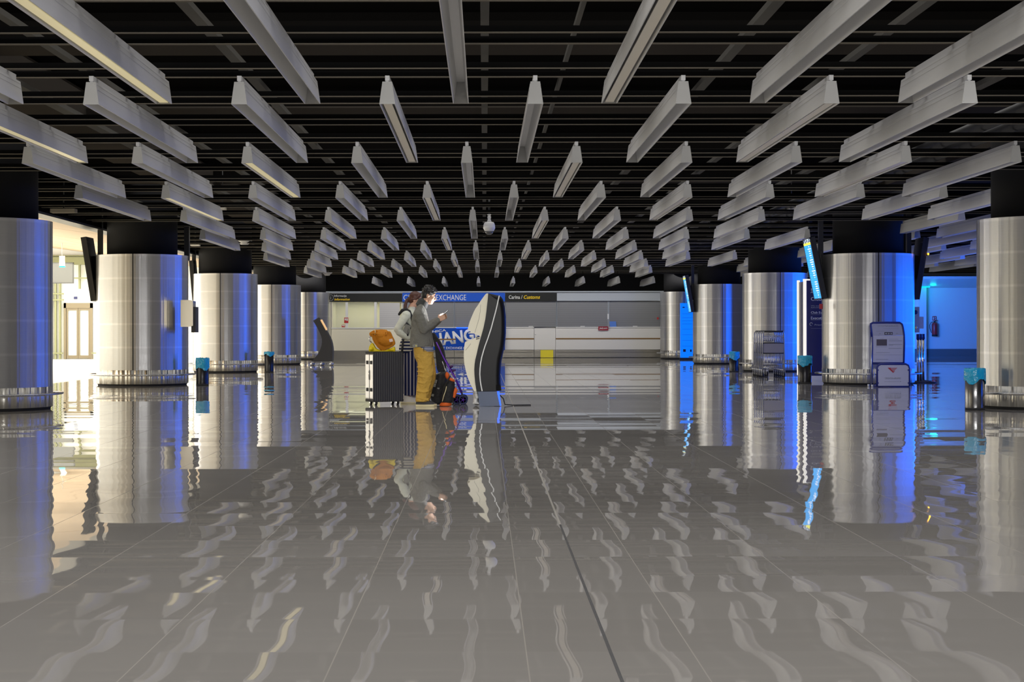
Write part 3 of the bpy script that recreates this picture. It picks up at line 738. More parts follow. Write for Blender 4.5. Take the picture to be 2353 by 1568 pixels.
# ================================================================== RIGHT BACK WALL
fe = empty('fire_extinguisher', ((2146 - VX) * YR / F, YR - 0.12, HC + (VY + 0 - 757) * YR / F), 0, 'red fire extinguisher hanging on the blue lit back wall', 'fire extinguisher')
m = MB(); m.lathe([(0.0, -0.31), (0.10, -0.31), (0.115, -0.28), (0.115, 0.17), (0.09, 0.23), (0.035, 0.26), (0.0, 0.26)], n=20); m.build('cylinder_body', 'red', fe)
MB().lathe([(0.117, -0.32), (0.117, -0.25)], n=20).build('foot_ring', 'rubber', fe)
m = MB(); m.b2((-0.03, -0.03, 0.26), (0.03, 0.03, 0.31)); m.box((0.06, 0, 0.33), (0.16, 0.02, 0.02), Matrix.Rotation(R(-15), 3, 'Y')); m.build('valve_handle', 'rubber', fe)
MB().tube([(-0.03, 0, 0.29), (-0.14, 0, 0.27), (-0.21, 0, 0.15), (-0.20, 0, 0.0), (-0.13, 0, -0.18)], 0.013, 8).build('hose', 'rubber', fe)
fs = empty('extinguisher_sign', ((2147 - VX) * YR / F, YR - 0.01, HC + (VY - 733.5) * YR / F), 0, 'square red sign above the fire extinguisher', 'sign')
MB().b2((-0.085, -0.01, -0.09), (0.085, 0, 0.09)).build('sign_plate', 'red', fs)
m = MB(); m.b2((-0.06, -0.014, -0.06), (-0.02, -0.01, 0.04)); m.b2((-0.05, -0.014, 0.04), (-0.03, -0.01, 0.065)); m.b2((0.02, -0.014, -0.06), (0.06, -0.01, -0.02)); m.b2((0.015, -0.014, -0.0), (0.05, -0.01, 0.06)); m.build('pictogram', 'txtw', fs)
gp = empty('green_board', ((2262 - VX) * YR / F, YR - 0.02, 0), 0, 'dark green board half hidden by the nearest right column', 'board')
MB().b2((-0.22, -0.02, HC + (VY - 796) * YR / F), (0.6, 0.02, HC + (VY - 727) * YR / F)).build('board_panel', 'green', gp)
MB().b2((-0.10, -0.025, 1.25), (0.3, -0.02, 1.55)).build('paper_notice', 'paleblue', gp)
tl = MB().b2((18.2, YR - 0.45, 2.86), (18.55, YR - 0.26, 3.02)).build('teal_lamp', 'teal'); tag(tl, 'small glowing teal lamp at the corner of the blue back wall', 'lamp')
l = bpy.data.lights.new('teal_lamp_light', 'POINT'); l.energy = 9; l.color = (0.0, 0.85, 0.8); l.shadow_soft_size = 0.15
o = bpy.data.objects.new('teal_lamp_light', l); o.location = (18.6, YR - 0.75, 2.95); COL.objects.link(o)
# ================================================================== HANGING SCREENS
def tv(x_top, x_bot, y_top, y_bot, d, side, label, lit, pole_x, face_w=0.62):
    """portrait display hung beside a column; screen looks along side (-1 left, +1 right) and a little down"""
    a = at((x_top + x_bot) / 2, (y_top + y_bot) / 2, d)
    h = (y_bot - y_top) * d / F; lean = math.atan2((x_bot - x_top) * d / F, h)
    root = empty('flight_display', a, 0, label, 'screen')
    rot = Matrix.Rotation(-lean, 3, 'Y')
    s = side
    def part(lo, hi, name, mt, **k):
        o = MB().b2(lo, hi).build(name, mt, root, **k); o.rotation_euler = rot.to_euler(); return o
    part((0.004 * s - 0.03 * s, -face_w / 2, -h / 2), (-0.11 * s, face_w / 2, h / 2), 'casing', 'black')
    m = MB()
    for q in (-1, 1): m.b2((-0.03 * s, q * face_w / 2 - 0.018 * (q > 0), -h / 2), (0.0, q * face_w / 2 + 0.018 * (q < 0), h / 2))
    for q in (-1, 1): m.b2((-0.03 * s, -face_w / 2, q * h / 2 - 0.02 * (q > 0)), (0.0, face_w / 2, q * h / 2 + 0.02 * (q < 0)))
    o = m.build('bezel', 'dgrey', root); o.rotation_euler = rot.to_euler()
    part((-0.029 * s, -face_w / 2 + 0.018, -h / 2 + 0.02), (-0.006 * s, face_w / 2 - 0.018, h / 2 - 0.02), 'screen_panel', 'screen' if lit else 'black')
    part((-0.11 * s, -0.14, -0.22), (-0.17 * s, 0.14, 0.25), 'rear_housing', 'blackm')
    part((-0.112 * s, -0.30, h / 2 - 0.12), (-0.125 * s, -0.1, h / 2 - 0.09), 'vent_strip', 'dgrey')
    px = (pole_x - VX) * d / F - a[0]
    MB().b2((px - 0.045, -0.05, -0.18), (px + 0.045, 0.05, 4.1 - a[2])).build('ceiling_pole', 'black', root)
    MB().tube([(px, 0, 0.05), (-0.15 * s, 0, 0.05)], 0.04, 8).build('wall_arm', 'black', root)
    MB().tube([(px, -0.06, 0.35), (px + 0.05 * s, -0.09, 0.1), (px - 0.03, -0.09, -0.12)], 0.008, 6).build('cable', 'rubber', root)
    return root
tv(1851.5, 1880, 547, 690, 33.0, -1, 'lit portrait flight display hung beside the second right column, white and blue rows', True, 1886, 0.75)
tv(1571, 1585.5, 633, 719, 53.8, -1, 'lit portrait flight display hung beside the fourth right column', True, 1592, 0.70)
tv(194, 217, 547, 694, 33.0, -1, 'black display seen from behind, hung left of the second left column', False, 231, 0.62)
tv(438, 447, 600, 705, 43.5, -1, 'black display seen edge on between the second and third left columns', False, 446, 0.5)
r = tv(2126, 2104, 548, 690, 33.2, 1, 'black display hung right of the second right column with an orange standby light', False, 2088, 0.62)
MB().ell((0.065, -0.35, 0.29), (0.018, 0.018, 0.022)).build('standby_light', 'orange_led', r, label='glowing orange standby light')
for x, d, yt, yb, lb in ((430, 33.6, 470, 592, 'black ceiling pole rising right of the second left column'), (2078, 33.4, 505, 583, 'black ceiling pole between the second right column and its dark display'), (1862, 44.0, 600, 640, 'black ceiling pole right of the third right column')):
    p = at(x, yb, d)
    o = MB().b2((-0.05, -0.05, 0.0), (0.05, 0.05, 4.1 - 2.5)).build('ceiling_pole', 'black', loc=(p[0], d, 2.5)); tag(o, lb, 'pole')

# ================================================================== STEEL DISPENSER on the second left column
dx = empty('dispenser_box', at(436, 735, 32.36), 0, 'polished steel dispenser box fixed to the second left column', 'dispenser')
m = MB(); m.prism([(-0.12, -0.26), (0.04, -0.26), (0.12, -0.24), (0.12, 0.24), (0.04, 0.26), (-0.12, 0.26)], (0, -0.16, 0), (1, 0, 0), (0, 0, 1), (0, 0.32, 0))
m.build('steel_casing', 'chrome', dx, bevel=0.012)
MB().b2((0.06, -0.175, -0.25), (0.145, 0.16, 0.25)).build('side_panel', 'char', dx, label='dark side panel')
MB().lathe([(0.0, 0), (0.05, 0.0), (0.055, 0.02), (0.02, 0.03)], n=16).build('nozzle', 'blackm', dx).rotation_euler = (R(90), 0, 0)
dx.children[-1].location = (0.0, -0.16, 0.12)
text('side_lettering', 'HYGIENE', 0.085, 0.12, -0.10, 0.10, -0.176, 'darkred', dx) if False else None

# ================================================================== WASTE BINS
def bin_(x, yb, ytop, wpx, d, label, bag, seed, body='steel'):
    rnd = random.Random(seed)
    p = at(x, yb, d); s = d / F; rr = wpx * s / 2; H = (yb - ytop) * s
    o = empty('waste_bin', (p[0], d, 0), 0, label, 'bin', 'waste bins with blue bags')
    MB().lathe([(rr * 0.90, 0.0), (rr * 0.92, 0.015), (rr * 0.92, H - 0.015), (rr * 0.88, H - 0.01), (rr * 0.86, H - 0.2), (0.0, H - 0.2)], n=28).build('bin_body', body, o)
    MB().lathe([(rr * 0.93, 0.0), (rr * 0.93, 0.03)], n=28).build('base_ring', 'rubber', o)
    m = MB(); n = 40; rings = []
    for q, (k, z) in enumerate(((0.80, H - 0.16), (0.86, H - 0.02), (0.93, H + 0.010), (1.0, H - 0.01), (1.0, H - bag * 0.45), (1.0, H - bag))):
        row = []
        for i in range(n):
            a = 2 * math.pi * i / n
            w = 1 + (0.05 * math.sin(5 * a + seed) + rnd.uniform(-0.04, 0.04)) * (q >= 2)
            zz = z + ((0.03 * math.sin(3 * a + seed) + rnd.uniform(-0.012, 0.012)) if q == 5 else rnd.uniform(-0.006, 0.006))
            row.append(m.bm.verts.new((rr * k * w * math.cos(a), rr * k * w * math.sin(a), zz)))
        rings.append(row)
    for q in range(5):
        for i in range(n): m._f([rings[q][i], rings[q][(i + 1) % n], rings[q + 1][(i + 1) % n], rings[q + 1][i]], True)
    m.build('bin_bag', 'bag', o, label='bright blue plastic bag folded over the rim')
bin_(465, 886, 823.5, 31, 32.5, 'dark bin with a straight blue bag band beside the second left column', 0.21, 1, 'binblack')
bin_(618.5, 856, 809, 23, 42.9, 'dark bin with a narrow blue bag rim before the fourth left column', 0.085, 2, 'binblack')
bin_(1687, 854, 808, 24, 42.8, 'steel bin with a crumpled blue bag left of the luggage trolleys', 0.19, 3, 'binblack')
bin_(1849, 882, 819, 33, 33.2, 'steel bin with a blue bag under the navy banner totem', 0.18, 4, 'binblack')
bin_(2240, 942, 848, 48, 22.0, 'large near steel bin with a loose blue bag beside the nearest right column', 0.17, 5, 'binsteel')

# ================================================================== CURVED INFORMATION STAND (left)
k = 1 / 442.6
st = empty('information_stand', at(741, 840, 51.8), 0, 'dark curved information stand leaning to the right on small castors', 'stand')
st.location.z = 0
prof = [(920, 680), (950, 722), (985, 785), (1020, 850), (1070, 940), (1092, 990), (1105, 1040), (1114, 1095), (1117, 1150), (1115, 1220), (1110, 1285), (815, 1285), (850, 1258), (880, 1228), (908, 1190), (932, 1150), (952, 1105), (965, 1060), (971, 1015), (970, 975), (962, 938), (948, 900), (900, 805), (850, 720)]
P = [((x - 968) * k, (1340 - y) * k) for x, y in prof]
MB().prism(P, (0, -0.26, 0), (1, 0, 0), (0, 0, 1), (0, 0.52, 0)).build('curved_body', 'char', st, bevel=0.012)
a_, b_ = Vector(((952 - 968) * k, 0, (1340 - 718) * k)), Vector(((1018 - 968) * k, 0, (1340 - 838) * k))
m = MB(); m.tube([(a_.x + 0.012, -0.18, a_.z), (b_.x + 0.012, -0.18, b_.z)], 0.012, 6); m.tube([(a_.x + 0.012, 0.18, a_.z), (b_.x + 0.012, 0.18, b_.z)], 0.012, 6)
for t in range(9):
    q = a_.lerp(b_, t / 8); m.b2((q.x - 0.006, -0.18, q.z - 0.03), (q.x + 0.02, 0.18, q.z + 0.03))
m.build('touch_screen', mat('stand_screen', (0.5, 0.35, 0.2), 0.3, emit=(1.0, 0.6, 0.25), es=0.7), st)
for xx in (830, 965, 1095):
    for yy in (-0.2, 0.2):
        m = MB(); m.tube([((xx - 968) * k - 0.015, yy, 0.05), ((xx - 968) * k + 0.015, yy, 0.05)], 0.05, 14)
        w_ = MB(); w_.lathe([(0.0, -0.015), (0.05, -0.015), (0.05, 0.015), (0.0, 0.015)], n=16)
        c = w_.build('castor', 'steel', st, loc=((xx - 968) * k, yy, 0.05)); c.rotation_euler = (R(90), 0, 0); m.bm.free()
        MB().b2((-0.02, -0.025, 0.0), (0.02, 0.025, 0.06)).build('castor_fork', 'steel', st, loc=((xx - 968) * k, yy, 0.07))

# ================================================================== CHECK-IN KIOSK
KD, kk = 23.2, 1 / 885.5
def KP(zx, zy): return ((1030 + zx / 5.406 - 1112) / 163.8 - 0.0, (1481 - zy) * kk)
ki = empty('checkin_kiosk', (0.0, KD, 0), 0, 'tall curved self service kiosk, cream front and charcoal side with a white stripe', 'kiosk')
dark_l = [(497, 75), (492, 140), (485, 200), (474, 300), (460, 400), (436, 510), (405, 620), (375, 730), (350, 840), (335, 900), (327, 960), (323, 1020), (325, 1080), (333, 1180), (350, 1290)]
back = [(660, 1285), (653, 1190), (650, 1100), (652, 1050), (655, 1000), (659, 950), (665, 900), (690, 790), (703, 720), (712, 640), (717, 570), (718, 500), (718, 420), (715, 350), (709, 285), (700, 230), (692, 190), (680, 150), (664, 124), (640, 105)]
m = MB(); m.prism([KP(*p) for p in dark_l + back], (0, -0.02, 0), (1, 0, 0), (0, 0, 1), (0, 0.50, 0))
bmesh.ops.recalc_face_normals(m.bm, faces=m.bm.faces)
be = [e for e in m.bm.edges if e.calc_length() < 0.3 and all(abs(v.co.y + 0.02) < 1e-4 for v in e.verts) and min(((v.co.x - KP(*p)[0]) ** 2 + (v.co.z - KP(*p)[1]) ** 2) for v in e.verts for p in back) < 1e-6 and all(min(((v.co.x - KP(*p)[0]) ** 2 + (v.co.z - KP(*p)[1]) ** 2) for p in back) < 1e-6 for v in e.verts)]
bmesh.ops.bevel(m.bm, geom=be, offset=0.075, segments=6, affect='EDGES', profile=0.5)
o = m.build('side_body', 'kdark', ki)
for p_ in o.data.polygons: p_.use_smooth = len(p_.vertices) == 4
up = [(497, 75), (475, 76), (460, 90), (432, 128), (400, 172), (365, 228), (340, 262), (318, 303), (290, 368), (265, 430), (252, 475), (242, 520), (246, 532), (275, 545), (280, 556), (246, 566), (250, 572), (320, 575), (385, 603), (402, 622), (405, 620), (436, 510), (460, 400), (474, 300), (485, 200), (492, 140)]
m = MB(); m.prism([KP(*p) for p in up], (0, 0.0, 0), (1, 0, 0), (0, 0, 1), (0, 0.46, 0)); m.build('upper_shell', 'creamk', ki, bevel=0.006)
lo_ = [(402, 622), (385, 614), (352, 622), (322, 634), (304, 648), (280, 658), (240, 668), (214, 676), (206, 690), (199, 735), (195, 780), (193, 820), (193, 860), (195, 905), (200, 950), (207, 990), (218, 1040), (240, 1120), (262, 1172), (290, 1232), (320, 1290), (350, 1290), (333, 1180), (325, 1080), (323, 1020), (327, 960), (335, 900), (350, 840), (375, 730)]
m = MB(); m.prism([KP(*p) for p in lo_], (0, 0.0, 0), (1, 0, 0), (0, 0, 1), (0, 0.46, 0)); m.build('lower_shell', 'creamk', ki, bevel=0.006)
strp = [(634, 104), (620, 165), (605, 235), (588, 305), (565, 390), (533, 510), (490, 640), (458, 725), (436, 795), (415, 870), (401, 945), (394, 1010), (391, 1080), (397, 1160), (406, 1220), (420, 1290)]
m = MB(); L = [KP(x - 7, y) for x, y in strp] + [KP(x + 7, y) for x, y in reversed(strp)]
m.prism(L, (0, -0.026, 0), (1, 0, 0), (0, 0, 1), (0, 0.008, 0)); m.build('side_stripe', mat('stripe_white', (0.80, 0.82, 0.82), 0.4), ki, label='thin white curved stripe')
m = MB()
for q in ([(402, 215), (398, 300), (380, 400), (330, 562)], [(280, 700), (250, 740), (213, 782)]):
    m.tube([(KP(*p)[0], -0.002, KP(*p)[1]) for p in q], 0.0018, 5)
m.build('panel_seam', 'pouch', ki)
m = MB(); m.prism([KP(*p) for p in ((365, 1295), (600, 1295), (645, 1476), (387, 1481))], (0, 0.03, 0), (1, 0, 0), (0, 0, 1), (0, 0.42, 0)); m.build('plinth', mat('plinth_metal', (0.075, 0.095, 0.15), 0.4, 0.3), ki)
m = MB(); m.prism([KP(*p) for p in ((606, 1296), (634, 1296), (657, 1474), (640, 1474))], (0, 0.015, 0), (1, 0, 0), (0, 0, 1), (0, 0.06, 0)); m.build('light_strip', 'ledblue', ki, label='glowing blue strip')
m = MB()
for q in range(26):
    t = q / 25; zx = 340 + 12 * math.sin(q * 1.9) + 8 * t; x, z = KP(zx, 1300 + 150 * t)
    m.ell((x, 0.08 + 0.22 * ((q * 7) % 11) / 11, z), (0.035, 0.06, 0.03), Matrix.Rotation(q, 3, 'Y'), n=8, m=5)
x0_, z0_ = KP(300, 1452); m.b2((x0_, 0.04, 0.03), (x0_ + 0.10, 0.30, 0.05))
m.fuse('front_wrapping', 'white', ki, voxel=0.012, smooth=1, label='crumpled white plastic wrapped round the front foot')
m = MB()
for zy, zz in ((612, 0), (634, 1)):
    a0, a1 = KP(345, zy + 12 - zz * 2), KP(388, zy); m.tube([(a0[0], -0.004, a0[1]), (a1[0], -0.004, a1[1])], 0.005, 6)
m.build('slot', 'seam', ki)
# power lead of the kiosk lying on the floor
x0_ = KP(660, 1400)[0]
o = MB().tube([(x0_ - 0.03, KD + 0.2, 0.16), (x0_ + 0.03, KD + 0.2, 0.10), (x0_ + 0.05, KD + 0.2, 0.02), (x0_ + 0.16, KD + 0.25, 0.008), (x0_ + 0.42, KD + 0.3, 0.008)], 0.008, 6).build('power_lead', 'rubber'); tag(o, 'thin black power lead trailing right from the kiosk foot', 'cable')
area('kiosk_rear_glow', (KP(690, 700)[0] + 0.22, KD + 0.1, 0.9), (0, R(90), 0), 1.5, 0.25, 1.2, (0.02, 0.15, 1.0), 170) if False else None

# ================================================================== BAGGAGE GAUGE STAND
GD = 31.3; gk = GD / F / 8.958
g = empty('baggage_gauge', at(2042, 885, GD), 0, 'white baggage gauge stand with blue frame and red chequered logo', 'stand'); g.location.z = 0
def gp_(zx, zy): return ((zx - 512) * gk, (1440 - zy) * gk)
def rr_(x0, y0, x1, y1, rad, top_only=True, taper=0):
    pts = [(x0, y1), (x1, y1)]
    for i in range(7): a = math.pi / 2 * i / 6; pts.append((x1 - taper - rad + rad * math.cos(a), y0 + rad - rad * math.sin(a)))
    for i in range(7): a = math.pi / 2 * (1 + i / 6); pts.append((x0 + taper + rad + rad * math.cos(a), y0 + rad - rad * math.sin(a)))
    return [gp_(*p) for p in pts]
navyf = mat('gauge_frame_blue', (0.012, 0.025, 0.22), 0.35); pan = mat('gauge_white', (0.66, 0.66, 0.72), 0.4)
U, V_ = (1, 0, 0), (0, 0, 1)
tb = lambda pts, y: [(p[0], y, p[1]) for p in pts]
m = MB(); m.tube(tb([gp_(160, 410), gp_(150, 300), gp_(138, 200), gp_(145, 150), gp_(185, 128), gp_(480, 126), gp_(740, 130), gp_(785, 160), gp_(806, 230), gp_(828, 380), gp_(832, 560), gp_(815, 975)], 0), 0.022, 8)
m.tube(tb([gp_(160, 410), gp_(172, 600), gp_(165, 960), gp_(150, 1430)], 0), 0.022, 8); m.tube(tb([gp_(165, 962), gp_(820, 965)], 0), 0.022, 8)
m.build('upper_frame', navyf, g)
m = MB(); m.tube(tb([gp_(218, 1430), gp_(215, 1050), gp_(240, 1000), gp_(290, 978), gp_(800, 978), gp_(850, 1005), gp_(872, 1060), gp_(872, 1430)], -0.22), 0.022, 8)
m.tube(tb([gp_(150, 1432), gp_(880, 1432)], -0.2), 0.022, 8); m.tube([(gp_(218, 0)[0], -0.22, 0.03), (gp_(218, 0)[0], 0.05, 0.03)], 0.02, 8); m.tube([(gp_(872, 0)[0], -0.22, 0.03), (gp_(872, 0)[0], 0.05, 0.03)], 0.02, 8)
m.build('lower_frame', navyf, g)
m = MB()
for xx in (150, 205): m.tube(tb([gp_(xx, 420 if xx == 150 else 1050), gp_(xx - 10, 1430)], -0.05), 0.009, 8)
m.build('side_rod', 'steel', g)
m = MB()
for xx in (120, 880):
    for yy in (-0.2, 0.1): m.lathe([(0.02, 0), (0.02, 0.04)], (gp_(xx, 0)[0], yy, 0), 10)
m.build('foot', 'white', g)
MB().prism([gp_(*p) for p in ((190, 388), (183, 300), (165, 190), (170, 160), (195, 142), (480, 140), (735, 144), (765, 165), (782, 220), (806, 388))], (0, -0.012, 0), U, V_, (0, 0.012, 0)).build('header_panel', mat('gauge_header', (0.50, 0.51, 0.60), 0.4), g)
MB().prism([gp_(*p) for p in ((180, 940), (190, 392), (808, 392), (800, 940))], (0, -0.014, 0), U, V_, (0, 0.014, 0)).build('middle_panel', pan, g)
MB().prism(rr_(226, 988, 858, 1418, 70), (0, -0.236, 0), U, V_, (0, 0.014, 0)).build('lower_panel', pan, g)
MB().b2((gp_(258, 0)[0], -0.018, gp_(0, 598)[1]), (gp_(472, 0)[0], -0.0145, gp_(0, 468)[1])).build('size_window', mat('gauge_window', (0.12, 0.10, 0.105), 0.5), g)
m = MB(); m.b2((gp_(422, 0)[0], -0.017, gp_(0, 374)[1]), (gp_(590, 0)[0], -0.0125, gp_(0, 322)[1])); m.build('value_plate', 'char', g)
text('lettering', '40 20 55', gp_(432, 0)[0], gp_(580, 0)[0], gp_(0, 364)[1], gp_(0, 334)[1], -0.0175, 'txtw', g, off=0.02)
text('lettering', 'CROATIA AIRLINES', gp_(285, 0)[0], gp_(710, 0)[0], gp_(0, 206)[1], gp_(0, 176)[1], -0.0125, 'txtg', g)
text('lettering', 'CROATIA AIRLINES', gp_(370, 0)[0], gp_(700, 0)[0], gp_(0, 1278)[1], gp_(0, 1245)[1], -0.237, 'txtg', g)
m = MB()
def ln(x0, x1, y, t, yy): m.b2((gp_(x0, 0)[0], yy - 0.002, gp_(0, y + t)[1]), (gp_(x1, 0)[0], yy, gp_(0, y)[1]))
for x0, x1, y, t, yy in ((400, 715, 244, 6, -.0125), (248, 425, 296, 9, -.0125), (310, 345, 338, 26, -.0125), (660, 700, 340, 20, -.0125), (335, 398, 444, 6, -.0145), (508, 705, 462, 8, -.0145), (510, 785, 492, 14, -.0145), (508, 785, 568, 12, -.0145), (508, 600, 588, 8, -.0145), (508, 775, 648, 12, -.0145), (252, 470, 618, 8, -.0145), (248, 530, 738, 9, -.0145), (185, 805, 785, 4, -.0145), (245, 500, 876, 10, -.0145), (360, 660, 1328, 6, -.2365), (675, 700, 1322, 16, -.2365)): ln(x0, x1, y, t, yy)
m.build('printed_lines', 'txtg', g)
m = MB(); n_ = 9
for q in range(8):
    for c in range(14):
        u0 = 432 + c * 14.3; y0 = 1048 + q * 13; le = 432 + q * 14.5; re = 634 - q * 12.5
        if le - 4 <= u0 and u0 + 14 <= re + 4 and ((c + q) % 2 == 0 or u0 < le + 44 - q * 4):
            m.b2((gp_(u0, 0)[0], -0.2385, gp_(0, y0 + 13)[1]), (gp_(u0 + 14.3, 0)[0], -0.236, gp_(0, y0)[1]))
m.build('chequered_logo', mat('logo_red', (0.55, 0.04, 0.05), 0.5), g, label='red chequered triangle logo')
m = MB()
for xx, zz in ((232, 1095), (850, 1095), (232, 1360), (850, 1360)): m.b2((gp_(xx - 14, 0)[0], -0.245, gp_(0, zz + 12)[1]), (gp_(xx + 12, 0)[0], -0.215, gp_(0, zz - 12)[1]))
m.build('panel_clip', navyf, g)

# ================================================================== LUGGAGE TROLLEYS (nested)
TD = 37.6; tk = TD / F / 11.2
def trolley(label):
    o = empty('luggage_trolley', (0, 0, 0), 0, label, 'trolley', 'nested luggage trolleys'); hw_ = 0.245
    m = MB(); pts = [(-hw_, 0, 0.12), (-hw_, 0, 0.98), (-hw_ + 0.02, -0.02, 1.03), (-hw_ + 0.06, -0.03, 1.05), (hw_ - 0.06, -0.03, 1.05), (hw_ - 0.02, -0.02, 1.03), (hw_, 0, 0.98), (hw_, 0, 0.12)]
    m.tube(pts, 0.016, 8); m.build('upright_frame', 'steel', o)
    MB().tube([(-hw_ + 0.03, -0.035, 1.045), (hw_ - 0.03, -0.035, 1.045)], 0.021, 8).build('handle_grip', 'rubber', o)
    m = MB()
    for z in (0.99, 0.955, 0.92): m.tube([(-hw_, 0, z), (hw_, 0, z)], 0.006, 6)
    for z in (0.90, 0.86): m.tube([(-hw_, 0.14, z), (-hw_, 0.0, z + 0.05)], 0.006, 6); m.tube([(hw_, 0.14, z), (hw_, 0.0, z + 0.05)], 0.006, 6); m.tube([(-hw_, 0.14, z), (hw_, 0.14, z)], 0.006, 6)
    for i in range(10): x = -hw_ + 0.03 + i * (2 * hw_ - 0.06) / 9; m.tube([(x, 0.0, 0.95), (x, 0.05, 0.82), (x, 0.14, 0.84), (x, 0.14, 0.92)], 0.004, 5)
    m.build('wire_basket', 'steel', o)
    MB().b2((-hw_ + 0.03, -0.012, 0.56), (hw_ - 0.03, -0.004, 0.77)).build('advert_plate', mat('trolley_plate', (0.30, 0.28, 0.28), 0.5), o)
    m = MB()
    for z in (0.775, 0.55): m.tube([(-hw_, 0, z), (hw_, 0, z)], 0.013, 6)
    m.build('cross_bar', 'rubber', o)
    m = MB()
    for i in range(6): x = -hw_ + 0.06 + i * (2 * hw_ - 0.12) / 5; m.tube([(x, 0.0, 0.55), (x, 0.02, 0.30), (x * 0.9, 0.75, 0.24)], 0.008, 6)
    m.tube([(-hw_, 0, 0.30), (hw_, 0, 0.30)], 0.012, 6); m.build('load_grid', 'steel', o)
    m = MB(); m.tube([(-hw_, 0, 0.16), (-hw_ * 0.85, 0.80, 0.18), (-0.12, 0.88, 0.18), (0.12, 0.88, 0.18), (hw_ * 0.85, 0.80, 0.18), (hw_, 0, 0.16)], 0.015, 8); m.build('base_frame', 'steel', o)
    for x, y in ((-hw_, 0.02), (hw_, 0.02), (0.0, 0.84)):
        w_ = MB().lathe([(0.0, -0.02), (0.045, -0.02), (0.062, -0.014), (0.062, 0.014), (0.045, 0.02), (0.0, 0.02)], n=16).build('wheel', 'rubber', o, loc=(x, y, 0.062)); w_.rotation_euler = (0, R(90), 0)
        MB().lathe([(0.0, -0.024), (0.028, -0.024), (0.028, 0.024), (0.0, 0.024)], n=12).build('hub', 'steel', w_)
        MB().b2((-0.028, -0.02, 0.0), (0.028, 0.02, 0.08)).build('wheel_fork', 'steel', o, loc=(x, y, 0.085))
    return o
x0_ = at(1777, 866, TD)[0]
first = trolley('luggage trolley at the front of the nested row, nearest of six')
for q in range(6):
    o = first if q == 0 else copy_tree(first)
    o.location = (x0_ + 0.005 * q, TD + 0.27 * q, 0)
    if q: tag(o, '%s luggage trolley from the front in the nested row beside the third right column' % NUM[q])

# ================================================================== BARRIER POSTS and phone plate
for i, (x, d, lb) in enumerate(((2109.5, 33.4, 'leftmost of the three steel barrier posts beside the baggage gauge'), (2115.5, 33.9, 'middle one of the three steel barrier posts beside the baggage gauge'), (2121.5, 34.4, 'rightmost of the three steel barrier posts beside the baggage gauge'))):
    o = empty('barrier_post', (at(x, 800, d)[0], d, 0), 0, lb, 'barrier post', 'steel barrier posts')
    MB().lathe([(0.0, 0), (0.17, 0.0), (0.17, 0.012), (0.04, 0.03), (0.0, 0.03)], n=28).build('base_plate', 'rubber', o)
    MB().lathe([(0.026, 0.02), (0.026, 0.90)], n=18).build('post', 'chrome', o)
    MB().lathe([(0.028, 0.88), (0.034, 0.885), (0.034, 0.98), (0.028, 0.99), (0.0, 0.99)], n=18).build('belt_head', 'navy', o)
cb = MB().tube([(at(2122, 880, 33)[0] + 0.05 + 0.30 * math.cos(i * 0.6) * (0.5 + i / 40), 33.4 + 0.10 * math.sin(i * 0.6), 0.012) for i in range(24)], 0.012, 6).build('coiled_cable', 'rubber'); tag(cb, 'dark coiled cable lying on the floor at the barrier post feet', 'cable')
ph = empty('payphone', at(2106, 735, 33.5), 0, 'steel payphone backplate fixed right of the second right column', 'phone')
m = MB(); m.b2((-0.07, -0.02, -0.26), (0.055, 0.02, 0.26)); m.build('back_plate', 'casesilver', ph, bevel=0.006)
m = MB(); m.b2((0.06, 0.02, -0.18), (0.15, 0.16, 0.06)); m.build('side_box', 'steel', ph)
MB().lathe([(0.0, 0), (0.04, 0.0), (0.045, 0.02), (0.02, 0.035), (0.0, 0.035)], n=16).build('lamp_eye', 'navy', ph, loc=(-0.03, -0.055, 0.15)).rotation_euler = (R(-90), 0, 0)
MB().lathe([(0.022, 0), (0.028, 0.0), (0.028, 0.01), (0.022, 0.01)], n=16).build('lock_ring', 'chrome', ph, loc=(-0.015, -0.03, -0.16)).rotation_euler = (R(-90), 0, 0)
MB().b2((-0.15, -0.01, 0.0), (-0.05, 0.01, 0.04)).build('bracket', 'steel', ph)

# ================================================================== NAVY BANNER TOTEM and BLUE LIGHT PANEL
BD = 35.2
t0 = at(1852, 870, BD)
bt = empty('banner_totem', (t0[0], BD, 0), 0, 'tall navy banner totem with glowing white edge tubes and white lettering', 'banner')
H = 2.13; s = BD / F
MB().b2((-0.05, 0.0, 0.10), (0.95, 0.05, H)).build('front_panel', 'navy', bt)
MB().b2((-0.04, 0.05, 0.10), (0.90, 0.60, H - 0.02)).build('inner_core', 'navy', bt)
MB().b2((-0.06, 0.0, 0.0), (0.95, 0.62, 0.10)).build('base', 'white', bt)
MB().b2((-0.055, -0.03, 0.10), (0.005, 0.03, H + 0.02)).build('edge_tube', 'glow', bt)
MB().b2((-0.075, 0.56, 0.10), (-0.02, 0.62, H + 0.02)).build('edge_tube', 'glow', bt)
MB().b2((-0.055, -0.02, H), (0.95, 0.03, H + 0.03)).build('top_rail', 'glow', bt)
def bl(s_, px0, px1, py0, py1, mt='txtw'):
    a, c = at(px0, py1, BD), at(px1, py0, BD); text('lettering', s_, a[0] - t0[0], c[0] - t0[0], a[2], c[2], -0.002, mt, bt)
bl('British', 1864, 1892, 663, 668.5); bl('Airways', 1862.5, 1892, 670, 675); bl('Club', 1863.5, 1888, 683, 691.5)
bl('We welcome the', 1863.5, 1905, 702, 704.5, 'txtg'); bl('following guests', 1863.5, 1905, 706, 709, 'txtg'); bl('Club Europe', 1863.5, 1905, 716, 722.5); bl('Executive', 1863.5, 1897, 728, 734.5); bl('Priority', 1872, 1895, 745, 750, 'txtg')
m = MB()
for y in (723, 736, 755): a = at(1863.5, y, BD); m.b2((a[0] - t0[0], -0.004, a[2] - .003), (0.6, 0, a[2]))
